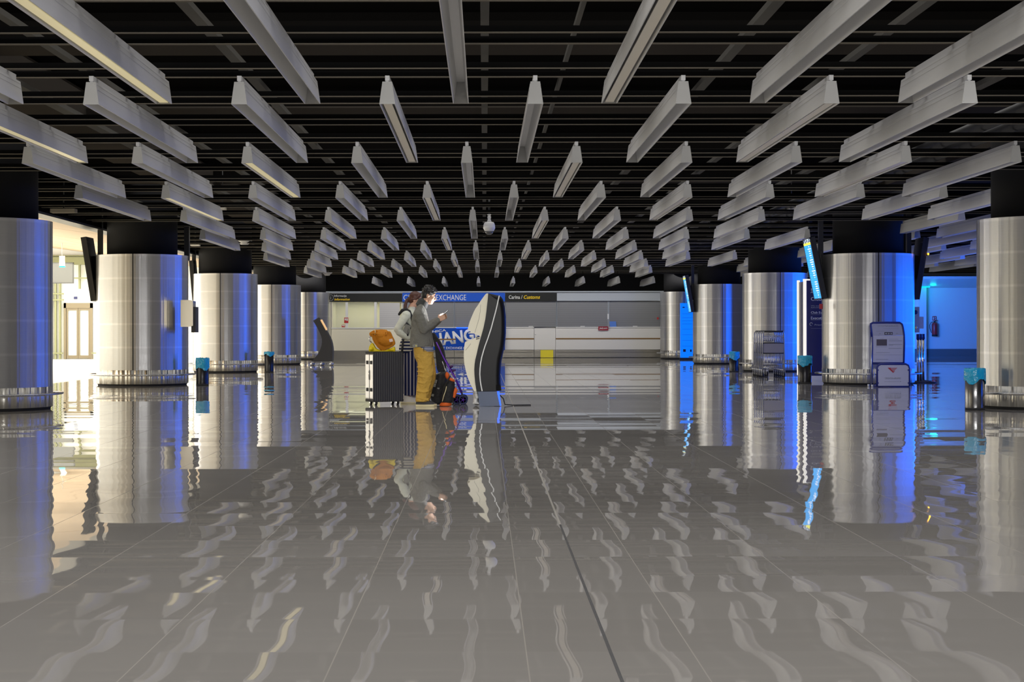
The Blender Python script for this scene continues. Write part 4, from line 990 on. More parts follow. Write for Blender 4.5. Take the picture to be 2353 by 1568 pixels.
m.tube([(0.11 + 0.03 * math.cos(i * 0.5), -0.003, at(0, 748, BD)[2] + 0.03 * math.sin(i * .5)) for i in range(11)], 0.006, 5)
m.build('ruled_line', 'txtg', bt)
o = MB().b2((0, 0, 0), (0.06, 0.03, 0.10)).build('red_sticker', 'red', loc=at(1883.5, 708, 32.55)); tag(o, 'small red square fixed to the side of the second right column', 'sticker'); o.location.z -= 0.02
BP = 62.0
a = at(1563.5, 824, BP)
bp = empty('blue_light_panel', (a[0], BP, 0), 0, 'tall glowing blue information panel between the far right columns', 'panel')
MB().b2((0.0, 0.0, 0.06), (0.68, 0.10, 2.11)).build('lit_face', 'bluepanel', bp)
MB().b2((-0.02, -0.02, 0.0), (0.70, 0.16, 0.06)).build('base', 'char', bp)
m = MB()
for q, y in enumerate((707, 722, 731, 738, 745, 757, 770, 783, 796)): z = at(1570, y, BP)[2]; m.b2((0.06, -0.004, z), (0.62, 0, z + 0.012))
m.build('ruled_line', mat('panel_lines', (0.0, 0.03, 0.25), 0.5, emit=(0, 0.10, 0.6), es=0.8), bp)
m = MB(); z = at(1570, 809, BP)[2]; m.b2((0.10, -0.004, z), (0.20, 0, z + 0.10)); m.b2((0.36, -0.004, z), (0.42, 0, z + 0.09)); m.b2((0.08, -0.004, 1.93), (0.16, 0, 1.97)); m.build('pictogram', 'navy', bp)

# ================================================================== CEILING FITTINGS
CD = 30.0
cc = empty('dome_camera', at(1124.5, 517, CD), 0, 'white hanging dome security camera above the hall', 'camera'); ck = CD / F / 7.84
def cp(zr, zy): return (zr * ck, (290 - (zy - 0)) * ck)
MB().lathe([(0.0, (300 - 480) * -ck * -1), (30 * ck, (300 - 478) * ck), (62 * ck, (300 - 455) * ck), (80 * ck, (300 - 415) * ck)], n=28).build('smoked_dome', mat('dome_glass', (0.10, 0.10, 0.10), 0.08, spec=0.8), cc)
MB().lathe([(80 * ck, (300 - 415) * ck), (90 * ck, (300 - 395) * ck), (106 * ck, (300 - 365) * ck), (106 * ck, (300 - 345) * ck), (102 * ck, (300 - 300) * ck), (88 * ck, (300 - 262) * ck), (75 * ck, (300 - 250) * ck), (0, (300 - 248) * ck)], n=28).build('housing', 'white', cc)
MB().lathe([(45 * ck, (300 - 250) * ck), (35 * ck, (300 - 225) * ck), (26 * ck, (300 - 205) * ck), (33 * ck, (300 - 165) * ck), (33 * ck, (300 - 150) * ck), (22 * ck, (300 - 145) * ck), (33 * ck, (300 - 120) * ck), (33 * ck, (300 - 110) * ck), (10 * ck, (300 - 108) * ck)], n=16).build('mounting_stem', 'white', cc)
MB().tube([(0, 0, 190 * ck), (0, 0, 3.5 - cc.location.z)], 0.02, 8).build('drop_tube', 'black', cc)
def dish(x, y, d, w, label):
    o = empty('ceiling_sensor', at(x, y, d), 0, label, 'sensor', 'pale dish shaped ceiling sensors'); r = w * d / F / 2
    MB().lathe([(0.0, -r * 0.42), (r * 0.45, -r * 0.42), (r * 0.60, -r * 0.2), (r, r * 0.12), (r * 0.98, r * 0.18), (r * 0.4, r * 0.15), (0, r * 0.15)], n=28).build('dish', 'trough', o)
    m = MB()
    for s_ in (-1, 1): m.tube([(s_ * 0.03, 0, r * 0.1), (s_ * 0.03, 0, 3.2 - o.location.z)], 0.006, 6)
    m.build('suspension', 'steel', o)
dish(562, 554, 40, 40, 'pale dish shaped sensor hanging above the third left column')
dish(752, 628.5, 58, 24, 'small far dish shaped sensor near the black bulkhead')
def fit(x, y, d, w, h, label, mt='diff'):
    o = empty('emergency_light', at(x, y, d), 0, label, 'light'); s_ = d / F
    MB().b2((-w * s_ / 2, -0.1, -h * s_ / 2), (w * s_ / 2, 0.1, h * s_ / 2)).build('lens', mt, o, bevel=0.01)
    MB().tube([(0, 0, h * s_ / 2), (0, 0, 4.1 - o.location.z)], 0.01, 6).build('hanger', 'black', o)
fit(147, 485, 28.0, 56, 9, 'wide pale gridded emergency light at the ceiling edge by the nearest left column', 'flange')
fit(512, 480, 30, 14, 6, 'small pale emergency lamp beside a left trough light in the fourth row')
fit(672, 556, 42, 10, 4.5, 'tiny pale emergency lamp above the fourth left column')
fit(449, 564, 40, 20, 3, 'thin pale light strip behind the second left column')
fit(1819, 479, 30, 16, 5, 'small pale emergency lamp at the end of a right trough light')
fit(1631, 554, 42, 9, 4, 'tiny pale emergency lamp above the third right column')
# ================================================================== MAN with phone
MX = -0.841
man = empty('person', (MX, 23.25, 0), 0, 'man in grey fleece and khaki trousers, head bowed over a glowing phone', 'person')
def mz(zx, zy, y=0.0): return ((zx - 870) / 733.8, y, (1496 - zy) / 733.8)
def mp(zx, zy, y, r): a = mz(zx, zy, y); return (a[0], a[1], a[2], r)
FINGERS = {}
def hand(m, wrist, palm_dir, side_dir, curl, k=1.0, thumb_in=None):
    """wrist point, direction of the palm, direction across the knuckles, finger curl direction"""
    w = Vector(wrist); d = Vector(palm_dir).normalized(); s_ = Vector(side_dir).normalized(); c = Vector(curl).normalized()
    pts = []
    for i in range(4):
        off = s_ * (i - 1.5) * 0.019 * k
        a = w + d * 0.015 + off * 0.7; b_ = w + d * 0.085 * k + off
        m.limb([(*a, 0.012 * k), (*(w + d * 0.05 * k + off * 0.9), 0.0125 * k), (*b_, 0.0105 * k)], 8)
        ln_ = (0.066, 0.076, 0.070, 0.055)[i] * k
        p1 = b_ + (d * 0.72 + c * 0.55).normalized() * ln_ * 0.45
        p2 = p1 + (d * 0.30 + c * 0.90).normalized() * ln_ * 0.32
        p3 = p2 + (c * 0.95 - d * 0.25).normalized() * ln_ * 0.26
        m.limb([(*b_, 0.0098 * k), (*p1, 0.0088 * k), (*p2, 0.0080 * k), (*p3, 0.0070 * k)], 8)
    t0 = w + d * 0.025 * k - s_ * 0.022 * k; t1 = t0 + (d * 0.6 - s_ * 0.75 + c * 0.25).normalized() * 0.042 * k; t2 = t1 + (d * 0.75 + c * 0.55 + s_ * 0.1).normalized() * 0.036 * k
    t3 = t2 + (d * 0.6 + c * 0.6 + s_ * 0.35).normalized() * 0.024 * k
    m.limb([(*t0, 0.013 * k), (*t1, 0.0115 * k), (*t2, 0.0098 * k), (*t3, 0.008 * k)], 8)
# --- bare body (one skin): head, neck, trunk, arms, hands, legs
m = MB()
tilt = Matrix.Rotation(R(17), 3, 'Y'); hc_ = Vector(mz(917, 352))
def hd(x, y, z): return hc_ + tilt @ Vector((x, y, z))
m.ell(hd(-0.005, 0, 0.030), (0.093, 0.075, 0.090), tilt)
m.ell(hd(0.022, 0, -0.045), (0.070, 0.058, 0.075), tilt)
m.ell(hd(0.050, 0, -0.085), (0.040, 0.042, 0.030), tilt)                # jaw and chin
m.ell(hd(0.070, 0, -0.092), (0.018, 0.022, 0.016), tilt)
m.ell(hd(0.058, 0, 0.025), (0.030, 0.055, 0.040), tilt)                 # brow
m.tube([(*hd(0.086, 0, 0.008), 0.010), (*hd(0.100, 0, -0.018), 0.012), (*hd(0.106, 0, -0.032), 0.014), (*hd(0.088, 0, -0.044), 0.011)], 0.01, 8)
for s_ in (-1, 1):
    m.ell(hd(0.094, s_ * 0.012, -0.036), (0.009, 0.008, 0.008), tilt, 8, 6)
    m.ell(hd(0.060, s_ * 0.036, -0.022), (0.026, 0.022, 0.026), tilt)
    m.ell(hd(-0.008, s_ * 0.076, -0.010), (0.019, 0.010, 0.031), Matrix.Rotation(R(5), 3, 'Y'))
m.ell(hd(0.088, 0, -0.060), (0.012, 0.022, 0.006), tilt); m.ell(hd(0.085, 0, -0.071), (0.012, 0.020, 0.0065), tilt)
m.limb([mp(885, 400, 0, 0.060), mp(856, 440, 0, 0.054), mp(838, 485, 0, 0.050)])
m.loft([(*mz(858, 905)[:2], mz(0, 905)[2], 0.095, 0.15), (*mz(848, 800)[:2], mz(0, 800)[2], 0.10, 0.145), (*mz(840, 680)[:2], mz(0, 680)[2], 0.105, 0.15), (*mz(828, 580)[:2], mz(0, 580)[2], 0.095, 0.165), (*mz(832, 520)[:2], mz(0, 520)[2], 0.065, 0.15), (*mz(836, 480)[:2], mz(0, 480)[2], 0.045, 0.08)])
SH = mz(812, 545)
def arm(y, ex, ez, wx, wz):
    m.limb([(SH[0] + 0.01, y * 0.84, SH[2] - 0.01, 0.042), (SH[0] + (ex - SH[0]) * .5 + 0.01, y * 1.03, SH[2] + (ez - SH[2]) * .5, 0.042), (ex, y * 1.05, ez, 0.040), (ex + (wx - ex) * .45, y * 0.78, ez + (wz - ez) * .45, 0.037), (wx, y * 0.45, wz, 0.026)])
E = mz(868, 700); Wp = mz(1012, 606)
arm(-0.19, E[0], E[2], Wp[0], Wp[2]); arm(0.19, E[0] + 0.03, E[2] + 0.01, Wp[0] + 0.02, Wp[2] + 0.01)
Wn = Vector((Wp[0], -0.19 * 0.45, Wp[2])); Wf = Vector((Wp[0] + 0.02, 0.19 * 0.45, Wp[2] + 0.01))
hand(m, Wn, (0.80, 0.35, 0.42), (0.50, -0.10, -0.86), (0.15, 0.95, 0.30))
hand(m, Wf, (0.80, -0.35, 0.40), (0.50, 0.10, -0.86), (0.15, -0.95, 0.30))
def leg(y, kx, kz, ax, az):
    m.limb([mp(850, 900, y * 0.9, 0.092), mp((850 + kx) / 2 + 8, (900 + kz) / 2, y, 0.080), mp(kx, kz, y, 0.058), mp(kx - 14, kz + (az - kz) * .4, y, 0.055), mp(ax, az, y, 0.040)])
leg(-0.085, 905, 1150, 850, 1430); leg(0.085, 935, 1150, 870, 1430)
for y, ax in ((-0.085, 850), (0.085, 872)): m.limb([mp(ax - 10, 1460, y, 0.028), mp(ax + 75, 1472, y, 0.022)])
m.fuse('body', 'skin', man, voxel=0.0052, smooth=3)
# face details
for s_ in (-1, 1):
    e = MB().ell(hd(0.082, s_ * 0.030, -0.004), (0.010, 0.013, 0.010), tilt, 10, 8).build('eye', mat('eye_white', (0.75, 0.73, 0.70), 0.2), man)
    MB().ell(hd(0.090, s_ * 0.030, -0.007), (0.004, 0.006, 0.006), tilt, 8, 6).build('iris', 'hair', e)
    MB().tube([(*hd(0.086, s_ * 0.014, 0.017), 0.004), (*hd(0.087, s_ * 0.032, 0.021), 0.005), (*hd(0.074, s_ * 0.048, 0.016), 0.003)], 0.004, 6).build('eyebrow', 'hair', man)
MB().ell(hd(0.095, 0, -0.0655), (0.006, 0.020, 0.007), tilt, 10, 6).build('lips', mat('lips', (0.42, 0.16, 0.13), 0.5), man)
# hair: cap over the skull with short tufts, swept forward over the brow
m = MB(); rnd = random.Random(3)
m.ell(hd(-0.012, 0, 0.046), (0.098, 0.084, 0.090), tilt); m.ell(hd(-0.045, 0, 0.005), (0.066, 0.077, 0.080), tilt); m.ell(hd(0.045, 0, 0.088), (0.058, 0.062, 0.042), tilt)
m.ell(hd(-0.045, 0, 0.105), (0.052, 0.050, 0.040), tilt)
for i in range(120):
    a = rnd.uniform(0, 2 * math.pi); u = rnd.uniform(0.0, 1.0)
    v = Vector((math.cos(a) * math.sqrt(1 - u * u), math.sin(a) * math.sqrt(1 - u * u), u))
    if v.x > 0.55 and v.z < 0.5: continue
    b0 = hd(-0.012 + v.x * 0.092, v.y * 0.079, 0.044 + v.z * 0.086)
    dr_ = (tilt @ (v + Vector((0.55, 0, 0.25 * rnd.random())))).normalized()
    m.tube([(*b0, 0.011), (*(b0 + dr_ * 0.018), 0.007), (*(b0 + dr_ * rnd.uniform(0.026, 0.038)), 0.002)], 0.005, 6)
m.fuse('hair', 'hair', man, voxel=0.0055, smooth=1)
# jacket
m = MB()
def ring(zl, zr, zy, ry, y=0.0): a, b_ = mz(zl, zy), mz(zr, zy); return ((a[0] + b_[0]) / 2, y, a[2], (b_[0] - a[0]) / 2, ry)
m.loft([ring(724, 966, 882, 0.205), ring(722, 968, 840, 0.205), ring(727, 958, 770, 0.195), ring(733, 945, 700, 0.190), ring(735, 928, 640, 0.195), ring(742, 912, 580, 0.205), ring(758, 900, 530, 0.205), ring(778, 888, 490, 0.165), ring(798, 880, 460, 0.11), ring(806, 876, 440, 0.085)])
def sleeve(y, dx=0.0):
    ex, ez = E[0] + dx, E[2]; wx, wz = Wp[0] + dx * .6, Wp[2]
    m.limb([(SH[0] + 0.010, y * 0.90, SH[2] + 0.0, 0.073), (SH[0] + 0.02 + (ex - SH[0]) * .35, y * 1.06, SH[2] + (ez - SH[2]) * .4, 0.070), (ex - 0.01, y * 1.08, ez + 0.03, 0.064), (ex + 0.005, y * 1.06, ez - 0.005, 0.062), (ex + (wx - ex) * .4, y * 0.83, ez + (wz - ez) * .38, 0.058), (wx - 0.035, y * 0.53, wz - 0.022, 0.050), (wx - 0.008, y * 0.46, wz - 0.005, 0.044)])
sleeve(-0.19); sleeve(0.19, 0.03)
rnd = random.Random(5)
for i in range(0):
    t = rnd.uniform(0, 1); y = -0.17 + 0.05 * rnd.random(); x = mz(740 + 200 * t, 0)[0]
    m.tube([(x, y - 0.012, mz(0, 640)[2]), (x + rnd.uniform(-.03, .03), y - 0.022, mz(0, 760)[2]), (x + rnd.uniform(-.04, .04), y - 0.026, mz(0, 872)[2])], 0.015, 6)
m.fuse('jacket', 'jacket', man, voxel=0.008, smooth=7)
m = MB(); m.limb([mp(845, 452, 0, 0.075), mp(862, 415, 0, 0.066)], 18); m.tube([mp(840, 465, 0, 0.088), mp(868, 402, 0, 0.078)], 0.08, 18)
m.fuse('stand_up_collar', 'collar', man, voxel=0.007, smooth=3)
m = MB(); m.loft([ring(850, 966, 930, 0.16), ring(820, 968, 905, 0.188), ring(760, 958, 872, 0.19)]); m.build('shirt_hem', 'shirt', man)
m = MB(); a = mz(785, 868)
m.box((a[0], -0.200, a[2]), (0.075, 0.03, 0.045), Matrix.Rotation(R(-14), 3, 'Y')); m.build('belt_pouch', 'pouch', man, bevel=0.006, label='grey belt pouch with a yellow badge')
MB().ell((a[0] + 0.012, -0.217, a[2] - 0.002), (0.012, 0.004, 0.014)).build('badge', mat('badge_yellow', (0.62, 0.55, 0.18), 0.5), man.children[-1])
for ch in man.children:
    if ch.name.startswith('badge'): pass
# trousers
m = MB()
m.loft([ring(760, 952, 872, 0.175), ring(762, 958, 895, 0.175), ring(762, 965, 930, 0.175), ring(772, 968, 990, 0.18), ring(795, 965, 1040, 0.17)])
def tleg(y, pts): m.loft([((mz(a, z)[0] + mz(b_, z)[0]) / 2, y, mz(0, z)[2], (mz(b_, z)[0] - mz(a, z)[0]) / 2, r) for a, b_, z, r in pts], 20)
tleg(-0.088, [(784, 905, 1446, 0.080), (782, 912, 1425, 0.084), (786, 918, 1380, 0.080), (792, 935, 1300, 0.080), (800, 955, 1220, 0.085), (806, 975, 1160, 0.088), (806, 968, 1100, 0.092), (800, 958, 1030, 0.098), (775, 960, 950, 0.098)])
tleg(0.088, [(800, 925, 1446, 0.080), (798, 930, 1425, 0.084), (800, 940, 1380, 0.080), (806, 960, 1300, 0.080), (815, 985, 1220, 0.085), (825, 992, 1160, 0.088), (830, 985, 1100, 0.092), (820, 975, 1030, 0.098), (785, 963, 950, 0.098)])
rnd = random.Random(9)
for zy in (985, 1085, 1130, 1175, 1240, 1330, 1400, 1425):
    x0, x1 = mz(800, zy), mz(935, zy)
    m.tube([(x0[0], -0.155, x0[2]), ((x0[0] + x1[0]) / 2, -0.178, x0[2] - 0.02), (x1[0] - 0.02, -0.15, x0[2] - rnd.uniform(-0.03, 0.05))], 0.013, 6)
m.fuse('trousers', 'khaki', man, voxel=0.008, smooth=5)
MB().tube([(*mz(872, 890)[:1], -0.188, mz(0, 890)[2]), (mz(868, 930)[0], -0.190, mz(0, 925)[2]), (mz(885, 925)[0], -0.188, mz(0, 918)[2])], 0.004, 6).build('pocket_seam', 'seam', man)
for y, ax in ((-0.088, 0), (0.088, 20)):
    m = MB(); m.loft([(mz(880 + ax, 0)[0], y, 0.012, 0.132, 0.048), (mz(880 + ax, 0)[0], y, 0.035, 0.130, 0.046), (mz(868 + ax, 0)[0], y, 0.055, 0.112, 0.042), (mz(845 + ax, 0)[0], y, 0.085, 0.075, 0.038), (mz(838 + ax, 0)[0], y, 0.10, 0.055, 0.036)], 20)
    sh = m.fuse('shoe', 'shoe', man, voxel=0.007, smooth=3)
    MB().loft([(mz(882 + ax, 0)[0], y, 0.0, 0.131, 0.050), (mz(882 + ax, 0)[0], y, 0.005, 0.134, 0.052), (mz(882 + ax, 0)[0], y, 0.032, 0.132, 0.050)], 24).build('sole', 'sole', sh, label='cream rubber sole')
# phone
pa, pb = Vector((*mz(1062, 566)[:1], 0.0, mz(0, 566)[2])), Vector((mz(1112, 524)[0], 0.0, mz(0, 524)[2]))
ang = math.atan2(pb.z - pa.z, pb.x - pa.x); mid = (pa + pb) / 2
ph = empty('mobile_phone', (MX + mid.x - 0.01, 23.25, mid.z + 0.008), 0, 'dark mobile phone with a glowing screen held in both hands by the man', 'phone')
rt = Matrix.Rotation(-ang, 3, 'Y')
o = MB().b2((-0.075, -0.038, -0.005), (0.075, 0.038, 0.003)).build('phone_body', 'black', ph, bevel=0.002); o.rotation_euler = rt.to_euler()
o = MB().b2((-0.066, -0.034, 0.003), (0.066, 0.034, 0.0042)).build('phone_screen', 'phone', ph); o.rotation_euler = rt.to_euler()
l = area('phone_screen_light', tuple(Vector(ph.location) + rt @ Vector((0, 0, 0.012))), (rt @ Matrix.Rotation(R(180), 3, 'X')).to_euler(), 0.13, 0.068, 1, (0.93, 0.96, 1.0), 180); l.data.energy = 4.0

# ================================================================== WOMAN
WX, WY = -1.100, 24.25
wo = empty('person', (WX, WY, 0), 0, 'woman with a brown ponytail, pale top and navy striped skirt, standing behind the man', 'person')
def wz(zx, zy, y=0.0): return ((zx - 715) / 702.0, y, (1465 - zy) / 702.0)
def wp(zx, zy, y, r): a = wz(zx, zy, y); return (a[0], a[1], a[2], r)
m = MB(); tl_ = Matrix.Rotation(R(14), 3, 'Y'); hw0 = Vector(wz(782, 398))
def wh(x, y, z): return hw0 + tl_ @ Vector((x, y, z))
m.ell(wh(0, 0, 0.03), (0.090, 0.073, 0.086), tl_); m.ell(wh(0.024, 0, -0.042), (0.064, 0.054, 0.070), tl_); m.ell(wh(0.052, 0, -0.082), (0.034, 0.034, 0.026), tl_); m.ell(wh(0.055, 0, 0.02), (0.028, 0.05, 0.035), tl_)
m.tube([(*wh(0.084, 0, 0.002), 0.009), (*wh(0.100, 0, -0.026), 0.011), (*wh(0.085, 0, -0.038), 0.009)], 0.01, 8)
m.ell(wh(0.082, 0, -0.058), (0.010, 0.018, 0.009), tl_)
for s_ in (-1, 1): m.ell(wh(0.055, s_ * 0.034, -0.02), (0.024, 0.02, 0.025), tl_); m.ell(wh(-0.012, s_ * 0.073, -0.012), (0.018, 0.010, 0.029))
m.limb([wp(765, 440, 0, 0.050), wp(735, 500, 0, 0.052)])
m.loft([(*wz(740, 820)[:2], wz(0, 820)[2], 0.10, 0.14), (*wz(742, 700)[:2], wz(0, 700)[2], 0.10, 0.125), (*wz(735, 600)[:2], wz(0, 600)[2], 0.105, 0.15), (*wz(725, 540)[:2], wz(0, 540)[2], 0.085, 0.15), (*wz(730, 505)[:2], wz(0, 505)[2], 0.055, 0.08)])
ws, we, ww = wz(690, 555), wz(600, 712), wz(712, 790)
for y in (-0.17, 0.17):
    q = 0 if y < 0 else 0.06
    m.limb([(ws[0], y * .92, ws[2], 0.046), (we[0] + q, y * 1.12, we[2], 0.034), (ww[0] + q, y * 0.9, ww[2], 0.022)])
    hand(m, Vector((ww[0] + q, y * 0.9, ww[2])), (0.85, -0.1 * y / abs(y), -0.35), (0.3, 0.1, -0.9), (0.3, -0.9 * y / abs(y), -0.2), 0.9)
for y in (-0.085, 0.085): m.limb([wp(735, 850, y, 0.085), wp(742, 1120, y, 0.052), wp(730, 1200, y, 0.05), wp(715, 1420, y, 0.034)]); m.limb([wp(705, 1435, y, 0.024), wp(765, 1446, y, 0.018)])
m.fuse('body', 'skinw', wo, voxel=0.0055, smooth=3)
m = MB(); m.ell(wh(-0.012, 0, 0.040), (0.094, 0.080, 0.086), tl_); m.ell(wh(-0.05, 0, 0.0), (0.055, 0.070, 0.072), tl_); m.ell(wh(0.035, 0, 0.082), (0.055, 0.058, 0.036), tl_)
for s_ in (-1, 1): m.tube([(*wh(0.05, s_ * 0.05, 0.07), 0.022), (*wh(0.012, s_ * 0.072, 0.02), 0.016), (*wh(-0.035, s_ * 0.070, -0.01), 0.018)], 0.02, 8)
t0 = wh(-0.085, 0, 0.0); rnd = random.Random(4)
for i in range(14):
    a, b_ = rnd.uniform(-.018, .018), rnd.uniform(-.025, .025)
    m.tube([(t0.x, b_ * .4, t0.z + a * .4, 0.016), (t0.x - 0.045, b_, t0.z - 0.035 + a, 0.020), (t0.x - 0.068 + a * .4, b_, t0.z - 0.11, 0.022), (t0.x - 0.070 + a, b_, t0.z - 0.165, 0.014), (t0.x - 0.062 + a, b_ * .6, t0.z - 0.20 - abs(a), 0.005)], 0.02, 8)
m.fuse('hair', 'hairb', wo, voxel=0.006, smooth=2)
m = MB(); m.tube([(*wh(-0.092, 0, -0.002), 0.026), (*wh(-0.108, 0, -0.016), 0.027)], 0.02, 12); m.build('hair_tie', 'strap', wo)
for s_ in (-1, 1):
    MB().ell(wh(0.080, s_ * 0.028, -0.004), (0.009, 0.012, 0.008), tl_, 8, 6).build('eye', 'hair', wo)
MB().ell(wh(0.090, 0, -0.058), (0.006, 0.016, 0.006), tl_, 8, 6).build('lips', 'lips' if 'lips' in M else mat('lips_pink', (0.45, 0.17, 0.15), 0.5), wo)
def wring(zl, zr, zy, ry): a, b_ = wz(zl, zy), wz(zr, zy); return ((a[0] + b_[0]) / 2, 0, a[2], (b_[0] - a[0]) / 2, ry)
m = MB(); m.loft([wring(650, 850, 815, 0.165), wring(655, 845, 760, 0.155), wring(660, 838, 690, 0.145), wring(655, 828, 620, 0.160), wring(660, 815, 570, 0.168), wring(672, 800, 530, 0.15), wring(690, 790, 505, 0.10), wring(705, 785, 488, 0.07), wring(715, 785, 470, 0.062)])
for y in (-0.17, 0.17):
    q = 0 if y < 0 else 0.06
    m.limb([(ws[0] + 0.005, y * .90, ws[2] - 0.005, 0.068), (ws[0] - 0.055, y * 1.08, (ws[2] * .55 + we[2] * .45), 0.060), (we[0] + q + 0.004, y * 1.13, we[2] + 0.012, 0.054), (we[0] + q + 0.03, y * 1.11, we[2] - 0.03, 0.054), (ww[0] + q - 0.06, y * 0.98, ww[2] + 0.035, 0.050), (ww[0] + q - 0.005, y * 0.92, ww[2] + 0.0, 0.042)])
m.fuse('top', 'topw', wo, voxel=0.008, smooth=5, label='pale long sleeved knit top')
m = MB(); m.loft([wring(614, 812, 945, 0.185), wring(612, 815, 900, 0.182), wring(620, 822, 850, 0.176), wring(640, 835, 800, 0.168)], 28); m.build('jersey_hem', 'stripeh', wo, label='navy and white striped jersey hem')
m = MB(); n = 48; rings = []
for zl, zr, zy, ry, fold in ((640, 830, 900, 0.165, 0), (645, 820, 960, 0.19, 0.02), (648, 815, 1100, 0.195, 0.05), (652, 806, 1250, 0.195, 0.07), (655, 800, 1380, 0.195, 0.08)):
    a = wring(zl, zr, zy, ry); rings.append([m.bm.verts.new((a[0] + a[3] * math.cos(2 * math.pi * i / n) * (1 + fold * math.cos(16 * math.pi * 2 * i / n / 2)), a[4] * math.sin(2 * math.pi * i / n) * (1 + fold * math.cos(16 * math.pi * 2 * i / n / 2)), a[2])) for i in range(n)])
for q in range(len(rings) - 1):
    for i in range(n): m._f([rings[q][i], rings[q][(i + 1) % n], rings[q + 1][(i + 1) % n], rings[q + 1][i]], True)
m.build('skirt', 'stripev', wo, label='long navy skirt with pale vertical stripes')
for y, ax in ((-0.085, 0), (0.085, 45)):
    X0 = wz(715 + ax, 0)[0]
    m = MB(); m.loft([(X0, y, 0.018, 0.116, 0.048), (X0, y, 0.055, 0.112, 0.046), (X0 - 0.012, y, 0.085, 0.092, 0.042), (X0 - 0.035, y, 0.115, 0.062, 0.038), (X0 - 0.045, y, 0.14, 0.05, 0.036)], 20)
    m.tube([(X0 - 0.01, y - 0.025, 0.085, 0.010), (X0 + 0.05, y, 0.068, 0.010)], 0.01, 6)
    sn = m.fuse('sneaker', 'sneaker', wo, voxel=0.007, smooth=3)
    MB().loft([(X0, y, 0.0, 0.112, 0.046), (X0, y, 0.006, 0.116, 0.048), (X0, y, 0.03, 0.113, 0.046)], 24).build('sole', 'sole', sn)
# her shoulder bag
sb = empty('shoulder_bag', (WX, WY, 0), 0, 'black strapped bag with a grey pouch worn across the woman', 'bag')
m = MB()
def band(pts, w=0.05, t=0.012):
    for i in range(len(pts) - 1):
        a, b_ = Vector(pts[i]), Vector(pts[i + 1]); d = (b_ - a); L_ = d.length; q = d.to_track_quat('Z', 'Y').to_matrix()
        m.box((a + b_) / 2, (t, w, L_ + 0.012), q)
def wv(zx, zy, y): return wz(zx, zy, y)
m.limb([wp(618, 548, -0.10, 0.020), wp(650, 508, -0.125, 0.024), wp(690, 498, -0.13, 0.024), wp(725, 520, -0.13, 0.024), wp(745, 565, -0.155, 0.022), wp(760, 640, -0.165, 0.020)], 10)
m.limb([wp(662, 660, -0.175, 0.022), wp(690, 640, -0.175, 0.022), wp(760, 700, -0.178, 0.020)], 10)
m.limb([wp(690, 650, -0.182, 0.015), wp(715, 700, -0.184, 0.018), wp(705, 770, -0.184, 0.018)], 8)
m.fuse('harness_strap', 'strap', sb, voxel=0.008, smooth=2)
m = MB(); a = wz(700, 700, -0.175); m.box((a[0], a[1], a[2]), (0.085, 0.05, 0.13), Matrix.Rotation(R(20), 3, 'Y')); m.build('front_pouch', 'pouch', sb, bevel=0.012)
m = MB(); m.limb([wp(662, 812, -0.19, 0.016), wp(655, 880, -0.205, 0.016), wp(648, 960, -0.212, 0.016)], 8); m.build('hanging_strap', 'strap', sb)

# ================================================================== SUITCASE and the bags on it
CDp = 23.85; ck2 = CDp / F
su = empty('suitcase', at(883, 929, CDp), R(27), 'graphite ribbed suitcase with silver edges standing upright on four wheels', 'suitcase'); su.location.z = 0
wS, dS, z0, z1 = 0.47, 0.28, 0.055, 0.755
def rbox(m, x0, x1, y0, y1, za, zb, r=0.05):
    n = 6; pts = []
    for cx, cz, a0 in ((x1 - r, zb - r, 0), (x0 + r, zb - r, 90), (x0 + r, za + r, 180), (x1 - r, za + r, 270)):
        for i in range(n + 1): a = R(a0 + 90 * i / n); pts.append((cx + r * math.cos(a), cz + r * math.sin(a)))
    m.prism(pts, (0, y0, 0), (1, 0, 0), (0, 0, 1), (0, y1 - y0, 0), smooth=False)
m = MB(); rbox(m, -wS / 2, wS / 2, -dS / 2 + 0.012, -0.012, z0, z1); m.mi = 1; rbox(m, -wS / 2 + 0.004, wS / 2, -dS / 2 - 0.004, -dS / 2 + 0.03, z0, z1, 0.05)
m.build('front_shell', ['casesilver', 'caseface'], su)
m = MB(); rbox(m, -wS / 2, wS / 2, 0.012, dS / 2, z0, z1); m.build('rear_shell', 'casesilver', su)
m = MB(); rbox(m, -wS / 2 + 0.006, wS / 2 - 0.006, -0.014, 0.014, z0 + .006, z1 - .006); m.build('zip_band', 'rubber', su)
m = MB(); rbox(m, -wS / 2 - 0.002, wS / 2 + 0.004, -dS / 2 - 0.003, dS / 2 + 0.002, z1 - 0.02, z1 + 0.006, 0.012); rbox(m, -wS / 2 - 0.002, wS / 2 + 0.004, -dS / 2 - 0.003, dS / 2 + 0.002, z0 - 0.01, z0 + 0.03, 0.014); m.build('end_trim', 'rubber', su)
MB().tube([(-wS / 2 - 0.005, 0.0, 0.50), (-wS / 2 - 0.008, 0, 0.45), (-wS / 2 - 0.006, -0.005, 0.36)], 0.006, 6).build('zip_puller', 'chrome', su)
for yy in (-0.07, 0.07):
    for zz in (0.22, 0.61): MB().b2((-wS / 2 - 0.012, yy - 0.022, zz - 0.025), (-wS / 2 + 0.004, yy + 0.022, zz + 0.025)).build('corner_stud', 'rubber', su)
